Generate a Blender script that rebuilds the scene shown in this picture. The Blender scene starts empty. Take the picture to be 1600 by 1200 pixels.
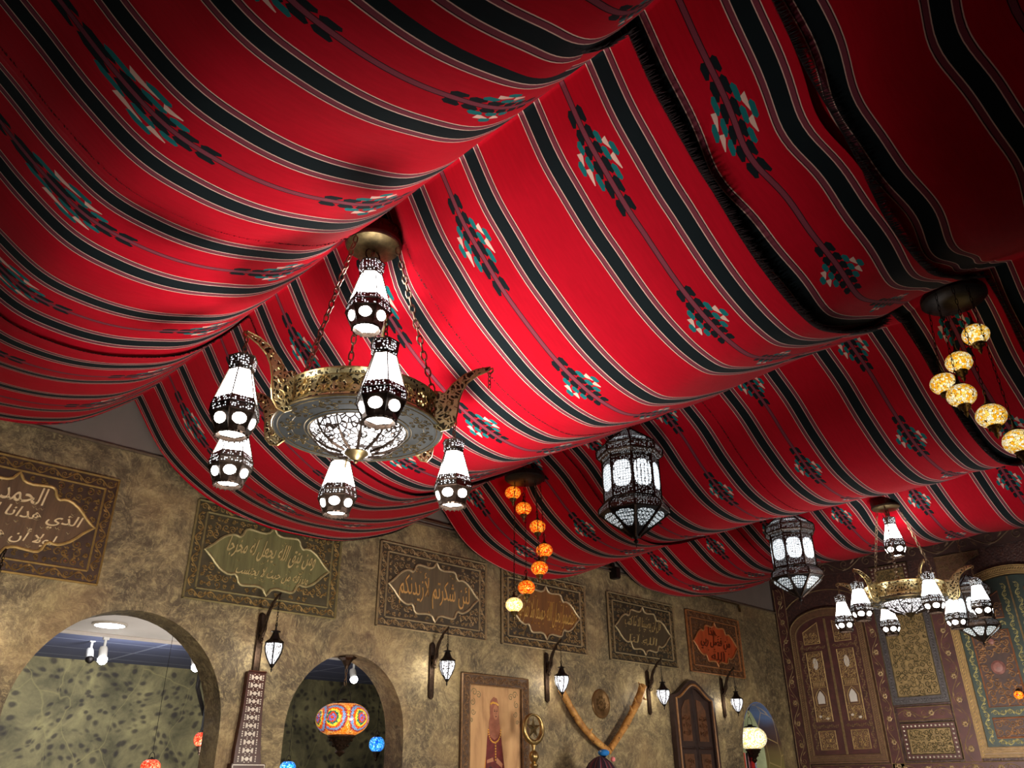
import bpy, math, random
from mathutils import Vector, Matrix
from mathutils.geometry import tessellate_polygon
PI = math.pi
random.seed(7)
SC = bpy.context.scene
COL = SC.collection
SC.view_settings.view_transform = 'Standard'
SC.view_settings.look = 'None'
SC.view_settings.exposure = 0.0
def R(d): return math.radians(d)
def lerp(a, b, t): return a + (b - a) * t

# ------------------------------------------------------------------ mesh builder
class MB:
    def __init__(s):
        s.v = []; s.f = []
    def add(s, vs, fs, M=None):
        n = len(s.v)
        if M is not None: vs = [tuple(M @ Vector(p)) for p in vs]
        s.v += [tuple(p) for p in vs]
        s.f += [tuple(i + n for i in f) for f in fs]
        return s
    def box(s, c, d, M=None, bev=0.0):
        x, y, z = c; a, b, e = d[0] / 2, d[1] / 2, d[2] / 2
        if bev <= 0:
            vs = [(x + i * a, y + j * b, z + k * e) for i in (-1, 1) for j in (-1, 1) for k in (-1, 1)]
            fs = [(0, 1, 3, 2), (4, 6, 7, 5), (0, 4, 5, 1), (2, 3, 7, 6), (0, 2, 6, 4), (1, 5, 7, 3)]
            return s.add(vs, fs, M)
        g = min(bev, a * .9, b * .9, e * .9)
        rings = []
        for (zz, q) in ((-e, g), (-e + g, 0), (e - g, 0), (e, g)):
            aa, bb = a - q, b - q
            rings.append([(x - aa, y - bb, z + zz), (x + aa, y - bb, z + zz), (x + aa, y + bb, z + zz), (x - aa, y + bb, z + zz)])
        vs = [p for r in rings for p in r]; fs = [(3, 2, 1, 0), (12, 13, 14, 15)]
        for r in range(3):
            for i in range(4):
                j = (i + 1) % 4; fs.append((r * 4 + i, r * 4 + j, r * 4 + 4 + j, r * 4 + 4 + i))
        return s.add(vs, fs, M)
    def lathe(s, prof, n=24, M=None, a0=0.0, cap=True):
        vs = []; fs = []
        for (r, z) in prof:
            for i in range(n):
                a = a0 + 2 * PI * i / n; vs.append((r * math.cos(a), r * math.sin(a), z))
        for k in range(len(prof) - 1):
            for i in range(n):
                j = (i + 1) % n; fs.append((k * n + i, k * n + j, (k + 1) * n + j, (k + 1) * n + i))
        if cap:
            if prof[0][0] > 1e-4: fs.append(tuple(range(n - 1, -1, -1)))
            if prof[-1][0] > 1e-4: fs.append(tuple((len(prof) - 1) * n + i for i in range(n)))
        return s.add(vs, fs, M)
    def tube(s, pts, r, n=8, closed=False, M=None, rz=None):
        pts = [Vector(p) for p in pts]; N = len(pts); vs = []; fs = []
        rr = r if isinstance(r, (list, tuple)) else [r] * N
        up = None
        for i, p in enumerate(pts):
            if closed: t = pts[(i + 1) % N] - pts[i - 1]
            else: t = pts[min(i + 1, N - 1)] - pts[max(i - 1, 0)]
            if t.length < 1e-9: t = Vector((0, 0, 1))
            t.normalize()
            if up is None:
                up = Vector((0, 0, 1)) if abs(t.z) < .9 else Vector((1, 0, 0))
            a = t.cross(up)
            if a.length < 1e-6: a = t.cross(Vector((1, 0, 0)))
            a.normalize(); b = a.cross(t).normalized(); up = b
            for k in range(n):
                q = 2 * PI * k / n
                vs.append(p + a * (math.cos(q) * rr[i]) + b * (math.sin(q) * rr[i] * (rz or 1)))
        m = N if closed else N - 1
        for i in range(m):
            for k in range(n):
                k2 = (k + 1) % n; i2 = (i + 1) % N
                fs.append((i * n + k, i * n + k2, i2 * n + k2, i2 * n + k))
        if not closed:
            fs.append(tuple(range(n - 1, -1, -1))); fs.append(tuple((N - 1) * n + k for k in range(n)))
        return s.add(vs, fs, M)
    def ribbon(s, pts, w, h, M=None, closed=False, y0=0.0):
        """raised carved line in the x-z plane, crest toward -y"""
        N = len(pts); vs = []; fs = []
        ww = w if isinstance(w, (list, tuple)) else [w] * N
        for i, (x, z) in enumerate(pts):
            if closed: a = pts[i - 1]; b = pts[(i + 1) % N]
            else: a = pts[max(i - 1, 0)]; b = pts[min(i + 1, N - 1)]
            dx, dz = b[0] - a[0], b[1] - a[1]; L = math.hypot(dx, dz) or 1e-6
            nx, nz = -dz / L * ww[i] / 2, dx / L * ww[i] / 2
            vs += [(x + nx, y0, z + nz), (x, y0 - h, z), (x - nx, y0, z - nz)]
        for i in range(N if closed else N - 1):
            j = (i + 1) % N
            fs += [(i * 3, i * 3 + 1, j * 3 + 1, j * 3), (i * 3 + 1, i * 3 + 2, j * 3 + 2, j * 3 + 1)]
        return s.add(vs, fs, M)
    def plate(s, outer, holes=(), y0=0.0, t=.01, M=None, back=False):
        """flat board in the x-z plane from y0 to y0-t (front toward -y) with holes"""
        loops = [list(outer)] + [list(h) for h in holes]
        V = [Vector((p[0], p[1], 0)) for l in loops for p in l]
        tri = tessellate_polygon([[Vector((p[0], p[1], 0)) for p in l] for l in loops])
        n = len(V)
        vs = [(p.x, y0 - t, p.y) for p in V] + [(p.x, y0, p.y) for p in V]
        fs = [tuple(q) for q in tri]
        if back: fs += [tuple(i + n for i in reversed(q)) for q in tri]
        k = 0
        for l in loops:
            m = len(l)
            for i in range(m):
                j = (i + 1) % m; fs.append((k + i, k + j, k + j + n, k + i + n))
            k += m
        return s.add(vs, fs, M)
    def build(s, name, mat, parent=None, smooth=False, loc=None, kind=None, label=None):
        me = bpy.data.meshes.new(name)
        me.from_pydata(s.v, [], s.f); me.update()
        if mat is not None: me.materials.append(mat)
        if smooth:
            for p in me.polygons: p.use_smooth = True
            try: me.set_sharp_from_angle(angle=R(40))
            except Exception: pass
        o = bpy.data.objects.new(name, me); COL.objects.link(o)
        if parent is not None: o.parent = parent
        if loc is not None: o.location = loc
        if kind: o['kind'] = kind
        if label: o['label'] = label
        return o
def rect(x0, x1, z0, z1): return [(x0, z0), (x1, z0), (x1, z1), (x0, z1)]
def T(x=0, y=0, z=0): return Matrix.Translation((x, y, z))
def RZ(a): return Matrix.Rotation(a, 4, 'Z')
def RX(a): return Matrix.Rotation(a, 4, 'X')
def RY(a): return Matrix.Rotation(a, 4, 'Y')

def thing(name, label, cat, loc=(0, 0, 0), rz=0.0, group=None):
    o = bpy.data.objects.new(name, None); COL.objects.link(o)
    o.empty_display_size = .1; o.location = loc; o.rotation_euler = (0, 0, rz)
    return tag(o, label, cat, group)
def tag(o, label, cat, group=None):
    o['label'] = label; o['category'] = cat
    if group: o['group'] = group
    return o
def kids(o): return KID.get(o.name, [])
def copy_tree(o, loc, label=None, rz=None, group=None, scale=None, skip=None):
    r = o.copy(); COL.objects.link(r); r.location = loc
    if rz is not None: r.rotation_euler = (0, 0, rz)
    if label: r['label'] = label
    if group: r['group'] = group
    if scale: r.scale = (scale,) * 3
    for c in list(o.children):
        if skip and skip(c): continue
        d = c.copy(); COL.objects.link(d); d.parent = r
        for g in list(c.children):
            e = g.copy(); COL.objects.link(e); e.parent = d
    return r

# ------------------------------------------------------------------ shader helper
def srgb(r, g, b):
    f = lambda c: (c / 255 / 12.92) if c / 255 <= .04045 else ((c / 255 + .055) / 1.055) ** 2.4
    return (f(r), f(g), f(b), 1)
class NT:
    def __init__(s, name):
        s.m = bpy.data.materials.new(name); s.m.use_nodes = True
        s.t = s.m.node_tree; s.n = s.t.nodes; s.l = s.t.links
        s.n.clear(); s.out = s.n.new('ShaderNodeOutputMaterial')
    def setin(s, sock, v):
        if isinstance(v, bpy.types.NodeSocket): s.l.new(v, sock)
        elif v is not None: sock.default_value = v
    def math(s, op, a, b=None, c=None):
        n = s.n.new('ShaderNodeMath'); n.operation = op
        for i, v in enumerate((a, b, c)):
            if v is not None: s.setin(n.inputs[i], v)
        return n.outputs[0]
    def mix(s, f, a, b):
        n = s.n.new('ShaderNodeMix'); n.data_type = 'RGBA'
        s.setin(n.inputs[0], f); s.setin(n.inputs[6], a); s.setin(n.inputs[7], b)
        return n.outputs[2]
    def coord(s, which='Object'):
        return s.n.new('ShaderNodeTexCoord').outputs[which]
    def mapping(s, vec, scale=(1, 1, 1), rot=(0, 0, 0), loc=(0, 0, 0)):
        n = s.n.new('ShaderNodeMapping'); s.l.new(vec, n.inputs[0])
        n.inputs['Scale'].default_value = scale; n.inputs['Rotation'].default_value = rot; n.inputs['Location'].default_value = loc
        return n.outputs[0]
    def noise(s, vec, scale, detail=4, rough=.55, dist=0.0, col=False):
        n = s.n.new('ShaderNodeTexNoise'); s.l.new(vec, n.inputs['Vector'])
        n.inputs['Scale'].default_value = scale; n.inputs['Detail'].default_value = detail
        n.inputs['Roughness'].default_value = rough; n.inputs['Distortion'].default_value = dist
        return n.outputs[1 if col else 0]
    def voro(s, vec, scale, feature='F1', rnd=1.0, out=0):
        n = s.n.new('ShaderNodeTexVoronoi'); n.feature = feature; s.l.new(vec, n.inputs['Vector'])
        n.inputs['Scale'].default_value = scale; n.inputs['Randomness'].default_value = rnd
        return n.outputs[out]
    def ramp(s, f, stops, const=False):
        n = s.n.new('ShaderNodeValToRGB'); r = n.color_ramp
        if const: r.interpolation = 'CONSTANT'
        while len(r.elements) < len(stops): r.elements.new(.5)
        for e, (p, c) in zip(r.elements, stops): e.position = p; e.color = c
        s.l.new(f, n.inputs[0]); return n.outputs[0]
    def bump(s, h, strength=.3, dist=.01):
        n = s.n.new('ShaderNodeBump'); s.l.new(h, n.inputs['Height'])
        n.inputs['Strength'].default_value = strength; n.inputs['Distance'].default_value = dist
        return n.outputs[0]
    def bsdf(s, col, rough=.6, metal=0.0, normal=None, em=None, ems=0.0, spec=None, sheen=0):
        b = s.n.new('ShaderNodeBsdfPrincipled')
        s.setin(b.inputs['Base Color'], col); s.setin(b.inputs['Roughness'], rough); s.setin(b.inputs['Metallic'], metal)
        if normal is not None: s.l.new(normal, b.inputs['Normal'])
        if em is not None: s.setin(b.inputs['Emission Color'], em); s.setin(b.inputs['Emission Strength'], ems)
        if spec is not None: b.inputs['Specular IOR Level'].default_value = spec
        if sheen: b.inputs['Sheen Weight'].default_value = sheen
        s.l.new(b.outputs[0], s.out.inputs[0]); return s.m
def simple(name, c, rough=.6, metal=0.0, var=.25, scale=30, bump=.15):
    m = NT(name); co = m.coord()
    nz = m.noise(co, scale, 4)
    d = tuple(x * (1 - var) for x in c[:3]) + (1,); l = tuple(min(1, x * (1 + var)) for x in c[:3]) + (1,)
    return m.bsdf(m.ramp(nz, [(.3, d), (.7, l)]), rough, metal, m.bump(nz, bump, .003) if bump else None)

# ---- fabric: woven stripes and diamond motifs from the cloth's own UV (phase along stripe, metres across)
def fabric_mat():
    m = NT('striped_fabric'); M = m.math
    sep = m.n.new('ShaderNodeSeparateXYZ'); m.l.new(m.coord('UV'), sep.inputs[0])
    ph, v = sep.outputs[0], sep.outputs[1]
    # slight weave waviness
    jn = m.noise(m.coord('UV'), 60, 2)
    v = M('ADD', v, M('MULTIPLY', M('SUBTRACT', jn, .5), .0012))
    q = M('ABSOLUTE', M('SUBTRACT', M('ABSOLUTE', v), .357))      # distance to nearest motif column
    d = M('ABSOLUTE', M('SUBTRACT', q, .1785))                    # distance to nearest black band
    lt = lambda a, b: M('LESS_THAN', a, b)
    gt = lambda a, b: M('GREATER_THAN', a, b)
    nz = m.noise(m.mapping(m.coord('UV'), (3, 25, 1)), 3, 5)
    red = m.mix(nz, srgb(164, 0, 22), srgb(194, 2, 32))
    black = srgb(17, 26, 29); white = srgb(226, 188, 170); mauve = srgb(116, 44, 58); dark = srgb(45, 10, 18); teal = srgb(22, 108, 108)
    c = red
    # thin outlines of band group
    c = m.mix(lt(d, .0585), c, white)
    c = m.mix(lt(d, .0545), c, dark)
    spk = m.noise(m.mapping(m.coord('UV'), (160, 500, 1)), 1, 1)
    mv = m.mix(M('MULTIPLY', spk, .5), mauve, srgb(150, 80, 90))
    c = m.mix(lt(d, .0510), c, mv)
    c = m.mix(lt(d, .0335), c, white)
    c = m.mix(lt(d, .0295), c, black)
    # motif column
    c = m.mix(lt(q, .0125), c, dark)
    c = m.mix(lt(q, .0092), c, mv)
    s = .092
    u = M('SUBTRACT', M('FRACT', ph), .5)                          # -.5 .. .5, motif centred
    us = M('DIVIDE', u, s)
    au = M('ABSOLUTE', u)
    def row(N, r, w, h, k, col, c):
        t = us if N % 2 == 0 else M('ADD', us, .5)
        f = M('SUBTRACT', M('FRACT', t), .5)
        dv = M('SUBTRACT', q, r)
        a = lt(M('ABSOLUTE', M('SUBTRACT', f, M('MULTIPLY', dv, k))), M('SUBTRACT', h, M('MULTIPLY', M('ABSOLUTE', dv), 14)))
        a = M('MULTIPLY', a, lt(M('ABSOLUTE', dv), w))
        a = M('MULTIPLY', a, lt(au, N * s / 2))
        return m.mix(a, c, col)
    c = row(6, .0235, .0112, .47, 7, black, c)
    c = row(3, .0425, .0104, .44, 7, teal, c)
    # white pieces: tapered
    def tri(N, r, col, c):
        f = M('SUBTRACT', M('FRACT', us), .5)
        dv = M('SUBTRACT', q, r)
        a = lt(M('ABSOLUTE', M('SUBTRACT', f, M('MULTIPLY', dv, 16))), M('SUBTRACT', .30, M('MULTIPLY', dv, -20)))
        a = M('MULTIPLY', a, lt(M('ABSOLUTE', dv), .0095)); a = M('MULTIPLY', a, lt(au, N * s / 2))
        return m.mix(a, c, col)
    c = tri(2, .0605, white, c)
    c = row(1, .079, .0104, .44, 7, teal, c)
    bn = m.noise(m.mapping(m.coord('UV'), (500, 900, 1)), 1, 2)
    cr = m.noise(m.mapping(m.coord('UV'), (2.2, 9, 1)), 1, 5, .6, .6)
    h = M('ADD', M('MULTIPLY', bn, .12), M('MULTIPLY', cr, 1.0))
    return m.bsdf(c, .85, 0, m.bump(h, .28, .012), spec=.10, sheen=.04)

def plaster_mat(name='gold_brown_plaster', dark=False):
    m = NT(name); co = m.coord()
    warp = m.noise(co, 1.6, 3, .5, 0, True)
    mp = m.n.new('ShaderNodeVectorMath'); mp.operation = 'MULTIPLY_ADD'
    m.l.new(warp, mp.inputs[0]); mp.inputs[1].default_value = (.45, .45, .45); m.l.new(co, mp.inputs[2])
    a = m.noise(mp.outputs[0], 2.2, 10, .66, .3)
    b = m.noise(m.mapping(mp.outputs[0], (1, 1, 1.5), (0, .6, 0)), 8, 12, .78, .15)
    k = .55 if dark else 1
    g = lambda r, gg, bb: srgb(r * k, gg * k, bb * k)
    c1 = m.ramp(a, [(.34, g(60, 52, 40)), (.46, g(100, 87, 63)), (.54, g(138, 121, 86)), (.66, g(194, 174, 122))])
    c2 = m.ramp(b, [(.34, g(56, 48, 42)), (.5, g(112, 97, 76)), (.64, g(204, 186, 142))])
    c = m.mix(.45, c1, c2)
    fn = m.noise(m.mapping(mp.outputs[0], (1, 1, .7), (0, -.5, 0)), 34, 8, .75, 1.0)
    c = m.mix(m.ramp(fn, [(.5, (0, 0, 0, 1)), (.66, (.5, .5, .5, 1))]), c, g(206, 188, 136))
    c = m.mix(m.ramp(fn, [(.34, (.45, .45, .45, 1)), (.46, (0, 0, 0, 1))]), c, g(60, 50, 40))
    r = m.noise(mp.outputs[0], 1.1, 4)
    c = m.mix(m.ramp(r, [(.52, (0, 0, 0, 1)), (.7, (.35, .35, .35, 1))]), c, g(118, 76, 50))
    h = m.math('ADD', b, m.math('MULTIPLY', m.noise(co, 55, 6, .7), .4))
    return m.bsdf(c, .55, .12, m.bump(h, .55, .02))

def lattice_mat(name, strength, tint, scale, bg=(.01, .012, .012, 1), thick=.08, rnd=.75):
    """white glass behind a pierced lattice"""
    m = NT(name); co = m.coord('Object')
    e = m.voro(co, scale, 'DISTANCE_TO_EDGE', rnd)
    f = m.math('GREATER_THAN', e, thick)
    nz = m.noise(co, 6, 2)
    st = m.math('MULTIPLY', m.math('ADD', m.math('MULTIPLY', nz, .6), .7), strength)
    return m.bsdf(m.mix(f, bg, (.7, .75, .78, 1)), .35, 0, None, tint, m.math('MULTIPLY', f, st))
def glow_mat(name, col, strength):
    m = NT(name); co = m.coord(); nz = m.noise(co, 8, 2)
    return m.bsdf((.9, .9, .88, 1), .3, 0, None, col, m.math('MULTIPLY', m.math('ADD', m.math('MULTIPLY', nz, .3), .85), strength))
def pierced_mat(name, c, glow, scale, hole=.3, rough=.4):
    """metal sheet pierced with small round holes that let the lamp light out"""
    m = NT(name); co = m.coord()
    d = m.voro(co, scale, 'F1', .5)
    f = m.math('LESS_THAN', d, hole)
    nz = m.noise(co, 25, 4)
    met = m.ramp(nz, [(.3, tuple(x * .55 for x in c[:3]) + (1,)), (.7, c)])
    return m.bsdf(m.mix(f, met, (.02, .02, .02, 1)), rough, .7, m.bump(m.math('MULTIPLY', d, 1), .4, .004), (.95, .98, 1, 1), m.math('MULTIPLY', f, glow))
def filigree_mat(name, base, hi, scale, rough=.35):
    """cast scrollwork metal"""
    m = NT(name); co = m.coord()
    w = m.noise(co, scale * .6, 2, .5, 0, True)
    mp = m.n.new('ShaderNodeVectorMath'); mp.operation = 'MULTIPLY_ADD'
    m.l.new(w, mp.inputs[0]); mp.inputs[1].default_value = (2.2 / scale,) * 3; m.l.new(co, mp.inputs[2])
    e = m.voro(mp.outputs[0], scale, 'DISTANCE_TO_EDGE')
    f = m.ramp(e, [(.0, (1, 1, 1, 1)), (.12, (1, 1, 1, 1)), (.2, (0, 0, 0, 1))])
    return m.bsdf(m.mix(f, base, hi), rough, .85, m.bump(f, .8, .006))
def mosaic_mat(name, cols, strength, scale=140, flower=None, center=(0, 0, 0)):
    """mosaic glass pieces in dark grout; optional round flower medallions"""
    m = NT(name); co = m.coord()
    e = m.voro(co, scale, 'DISTANCE_TO_EDGE'); cc = m.voro(co, scale, 'F1', 1, 1)
    sp = m.n.new('ShaderNodeSeparateColor'); m.l.new(cc, sp.inputs[0])
    n = len(cols); c = m.ramp(sp.outputs[0], [(i / n, cols[i]) for i in range(n)], True)
    if flower:
        axes, R0, rings = flower
        for ax in axes:
            dt = m.n.new('ShaderNodeVectorMath'); dt.operation = 'DISTANCE'; m.l.new(co, dt.inputs[0]); dt.inputs[1].default_value = ax
            dd = dt.outputs['Value']
            jit = m.math('ADD', dd, m.math('MULTIPLY', m.math('SUBTRACT', sp.outputs[1], .5), R0 * .10))
            rc = m.ramp(m.math('DIVIDE', jit, R0), rings, True)
            c = m.mix(m.math('LESS_THAN', jit, R0 * .97), c, rc)
    f = m.math('GREATER_THAN', e, .045)
    lw = m.n.new('ShaderNodeLayerWeight'); lw.inputs[0].default_value = .35
    hot = m.math('POWER', m.math('SUBTRACT', 1, lw.outputs['Facing']), 2.0)
    st = m.math('MULTIPLY', m.math('MULTIPLY', f, strength), m.math('ADD', .45, m.math('MULTIPLY', hot, .9)))
    return m.bsdf(m.mix(f, (.01, .008, .006, 1), c), .2, 0, None, c, st)

MAT = {}
MAT['fabric'] = fabric_mat()
MAT['plaster'] = plaster_mat()
MAT['grey'] = simple('grey_paint', srgb(122, 112, 106), .85, 0, .06, 6, .03)
MAT['ceil'] = simple('dark_ceiling', srgb(60, 52, 50), .9, 0, .1, 4, .02)
MAT['floor'] = simple('floor_tile', srgb(120, 92, 68), .5, 0, .2, 5, .05)
MAT['bronze'] = simple('dark_bronze', srgb(62, 48, 38), .42, .8, .45, 60, .4)
MAT['bronze2'] = simple('brown_bronze', srgb(92, 68, 52), .45, .7, .45, 40, .5)
MAT['iron'] = simple('black_iron', srgb(34, 29, 27), .45, .6, .4, 50, .3)
MAT['brass'] = simple('old_brass', srgb(168, 142, 92), .32, .9, .3, 30, .25)
MAT['chain'] = simple('chain_metal', srgb(132, 112, 88), .35, .85, .3, 60, .1)
MAT['brassdark'] = simple('dark_brass', srgb(104, 88, 58), .38, .85, .35, 40, .3)
MAT['fil_gold'] = filigree_mat('gold_filigree', srgb(54, 48, 34), srgb(188, 172, 126), 42)
MAT['fil_dark'] = simple('blackened_metal', srgb(10, 14, 14), .6, 0, .3, 40, .3)
MAT['lamp_white'] = glow_mat('white_lamp_glass', (1, .975, .94, 1), 21.0)
MAT['lamp_soft'] = glow_mat('soft_lamp_glass', (1, .99, .97, 1), 6.0)
MAT['bowl'] = lattice_mat('bowl_glass', 1.0, (1, .93, .94, 1), 40, (.03, .02, .016, 1), .10)
MAT['pierce_band'] = pierced_mat('pierced_band', srgb(96, 84, 74), 2.2, 105, .31)
MAT['pierce_dark'] = pierced_mat('pierced_bronze', srgb(104, 86, 74), .22, 70, .36)
MAT['pierce_lit'] = pierced_mat('pierced_bronze_lit', srgb(74, 62, 56), .3, 75, .36)
MAT['lattice'] = lattice_mat('lattice_window', .60, (.80, .92, .97, 1), 50, (.02, .03, .03, 1), .12, .35)
MAT['lattice_hot'] = lattice_mat('lattice_window_bright', 1.6, (.86, .95, 1, 1), 50, (.16, .2, .2, 1), .085, .35)
MAT['sconce_glass'] = lattice_mat('sconce_glass', 1.7, (.95, .95, 1, 1), 80, (.12, .09, .08, 1), .09)
MAT['mother'] = simple('mother_of_pearl', srgb(206, 196, 184), .3, .1, .15, 90, .05)
MAT['inlay_wood'] = simple('dark_red_wood', srgb(62, 26, 18), .35, 0, .3, 20, .2)

# ------------------------------------------------------------------ camera (fitted)
F, W = 1254.0, 1600.0
def nrm(v): return Vector(v).normalized()
cX = nrm((1403, 608, F)); cZ = Vector((-25, -2530, F)); cZ = (cZ - cX * cX.dot(cZ)).normalized(); cY = cZ.cross(cX)
# rows: camera axes in world coordinates
right = Vector((cX.x, cY.x, cZ.x)); down = Vector((cX.y, cY.y, cZ.y)); fwd = Vector((cX.z, cY.z, cZ.z))
camd = bpy.data.cameras.new('camera'); cam = bpy.data.objects.new('camera', camd); COL.objects.link(cam)
camd.sensor_fit = 'HORIZONTAL'; camd.sensor_width = 36; camd.lens = 36 * F / W
camd.clip_start = .02; camd.clip_end = 100
Mc = Matrix(((right.x, -down.x, -fwd.x, 0), (right.y, -down.y, -fwd.y, 0), (right.z, -down.z, -fwd.z, 1.3), (0, 0, 0, 1)))
cam.matrix_world = Mc
SC.camera = cam

YW = 5.568      # main wall
XE = 10.752     # carved end wall
TH = .24        # wall thickness
CZ = 4.16       # ceiling

# ------------------------------------------------------------------ room shell
def arch_outline(cx, hw, spring, rise, z0, n=28):
    p = [(cx - hw, z0)]
    for i in range(n + 1):
        a = PI - PI * i / n; p.append((cx + hw * math.cos(a), spring + rise * math.sin(a)))
    p.append((cx + hw, z0)); return p
A1 = arch_outline(2.083, .668, 1.64, .695, .8)
A2 = arch_outline(3.775, .537, 1.64, .57, .8)
A3 = arch_outline(9.93, .49, 1.55, .635, .8)
wm = MB().plate(rect(-2.0, XE, 0, 3.4), [A1, A2, A3], 0, TH, T(0, TH, 0), back=True)
w = wm.build('wall_left', MAT['plaster'], loc=(0, YW, 0)); w['kind'] = 'structure'
MB().box(((-2 + XE) / 2, YW + TH / 2 + .012, (3.4 + CZ) / 2), (XE + 2, TH, CZ - 3.4)).build('wall_left.001', MAT['grey'])['kind'] = 'structure'
MB().box(((-2 + XE) / 2, YW - .012, 3.393), (XE + 2, .022, .02), bev=.005).build('trim_1', simple('trim_brown', srgb(98, 82, 66), .7), )['kind'] = 'structure'

def woodwall_mat():
    m = NT('carved_maroon_wood'); co = m.coord()
    n1 = m.noise(co, 14, 5, .6, 2.5); n2 = m.voro(m.mapping(co, (1, 1, 1)), 26, 'DISTANCE_TO_EDGE')
    c = m.ramp(n1, [(.35, srgb(36, 22, 22)), (.55, srgb(62, 36, 33)), (.68, srgb(84, 58, 46))])
    return m.bsdf(c, .5, .05, m.bump(m.math('ADD', n1, n2), .5, .012))
MAT['maroon'] = woodwall_mat()
MB().box((XE + .1, 1.0, CZ / 2), (.2, 2 * (YW - 1.0) + .02, CZ)).build('wall_right', MAT['maroon'])['kind'] = 'structure'
MB().box(((XE - 2) / 2, 1.1, -.05), (XE + 2, 9.2, .1)).build('floor', MAT['floor'])['kind'] = 'structure'
MB().box(((XE - 2) / 2 + .1, 1.15, CZ + .05), (XE + 2.2, 9.3, .1)).build('ceiling', MAT['ceil'])['kind'] = 'structure'

def lining_view_mat():
    m = NT('arch_lining'); co = m.coord(); sp = m.n.new('ShaderNodeSeparateXYZ'); m.l.new(co, sp.inputs[0])  # painted as the room beyond the arch: blue ceiling above, veined wall below
    z = m.math('ADD', sp.outputs[2], m.math('MULTIPLY', m.noise(co, 3, 3), .14))
    c = m.ramp(m.math('DIVIDE', m.math('SUBTRACT', z, 1.3), 1.0), [(.1, srgb(150, 142, 84)), (.38, srgb(128, 112, 78)), (.5, srgb(88, 66, 60)), (.68, srgb(84, 74, 88)), (.80, srgb(98, 122, 176))])
    v = m.voro(m.mapping(co, (1, 1.6, .7)), 3.4, 'DISTANCE_TO_EDGE')
    c = m.mix(m.ramp(v, [(0, (.8, .8, .8, 1)), (.025, (0, 0, 0, 1))]), c, srgb(200, 176, 124))
    return m.bsdf(c, .3, 0)
A3i = arch_outline(9.93, .478, 1.55, .623, .8)
MB().plate(A3, [A3i], 0, TH + .006, T(0, TH + .003, 0), back=True).build('trim_2', lining_view_mat(), loc=(0, YW, 0))['kind'] = 'structure'  # added inner lining that carries the painted view of the room beyond

# neighbouring room seen through the arches
def far_mat():
    m = NT('brushed_olive_wall'); co = m.coord()
    wn = m.noise(co, 1.2, 3, .5, 0, True)
    mp = m.n.new('ShaderNodeVectorMath'); mp.operation = 'MULTIPLY_ADD'
    m.l.new(wn, mp.inputs[0]); mp.inputs[1].default_value = (.5, .5, .5); m.l.new(co, mp.inputs[2])
    n1 = m.noise(mp.outputs[0], 3.0, 6, .65)
    v = m.voro(m.mapping(mp.outputs[0], (1, 1, 1.35), (0, .5, 0)), 8.5, 'F1', .9)
    c = m.ramp(n1, [(.35, srgb(92, 88, 64)), (.55, srgb(142, 134, 96)), (.72, srgb(178, 168, 118))])
    c = m.mix(m.ramp(v, [(.2, (.75, .75, .75, 1)), (.42, (0, 0, 0, 1))]), c, srgb(42, 36, 44))
    vein = m.voro(m.mapping(mp.outputs[0], (1, 1, .45), (0, .9, 0)), 1.6, 'DISTANCE_TO_EDGE')
    c = m.mix(m.ramp(vein, [(.0, (.5, .5, .5, 1)), (.009, (0, 0, 0, 1))]), c, srgb(176, 166, 112))
    return m.bsdf(c, .7, 0, m.bump(n1, .3, .01))
MAT['far'] = far_mat()
YF = 10.5
MB().box((7.5, YF + .05, 1.31), (19, .1, 2.62)).build('wall_far', MAT['far'])['kind'] = 'structure'
MB().box((16.5, 8.1, 1.31), (.1, 4.7, 2.62)).build('wall_far_side', simple('pale_green_paint', srgb(176, 180, 138), .7, 0, .25, 3, .2))['kind'] = 'structure'
def tile_mat():
    m = NT('grey_blue_ceiling_tile'); co = m.coord(); sp = m.n.new('ShaderNodeSeparateXYZ'); m.l.new(co, sp.inputs[0])
    fx = m.math('ABSOLUTE', m.math('SUBTRACT', m.math('FRACT', m.math('DIVIDE', sp.outputs[0], 1.2)), .5))
    fy = m.math('ABSOLUTE', m.math('SUBTRACT', m.math('FRACT', m.math('DIVIDE', sp.outputs[1], .6)), .5))
    g = m.math('MAXIMUM', m.math('GREATER_THAN', fx, .488), m.math('GREATER_THAN', fy, .478))
    return m.bsdf(m.mix(g, srgb(104, 112, 146), srgb(170, 180, 210)), .8)
MB().box((7.5, (8.0 + YF) / 2, 2.67), (19, YF - 8.0, .1)).build('ceiling_far', tile_mat())['kind'] = 'structure'
MB().box((7.5, (YW + TH + .02 + 8.0) / 2, 2.60), (19, 8.0 - YW - TH - .02, .14)).build('ceiling_near_arches', simple('white_soffit', srgb(205, 196, 186), .8, 0, .05, 3, 0))['kind'] = 'structure'
MB().box((7.5, 8.1, -.05), (19, 4.8, .1)).build('floor_far', MAT['floor'])['kind'] = 'structure'

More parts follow.
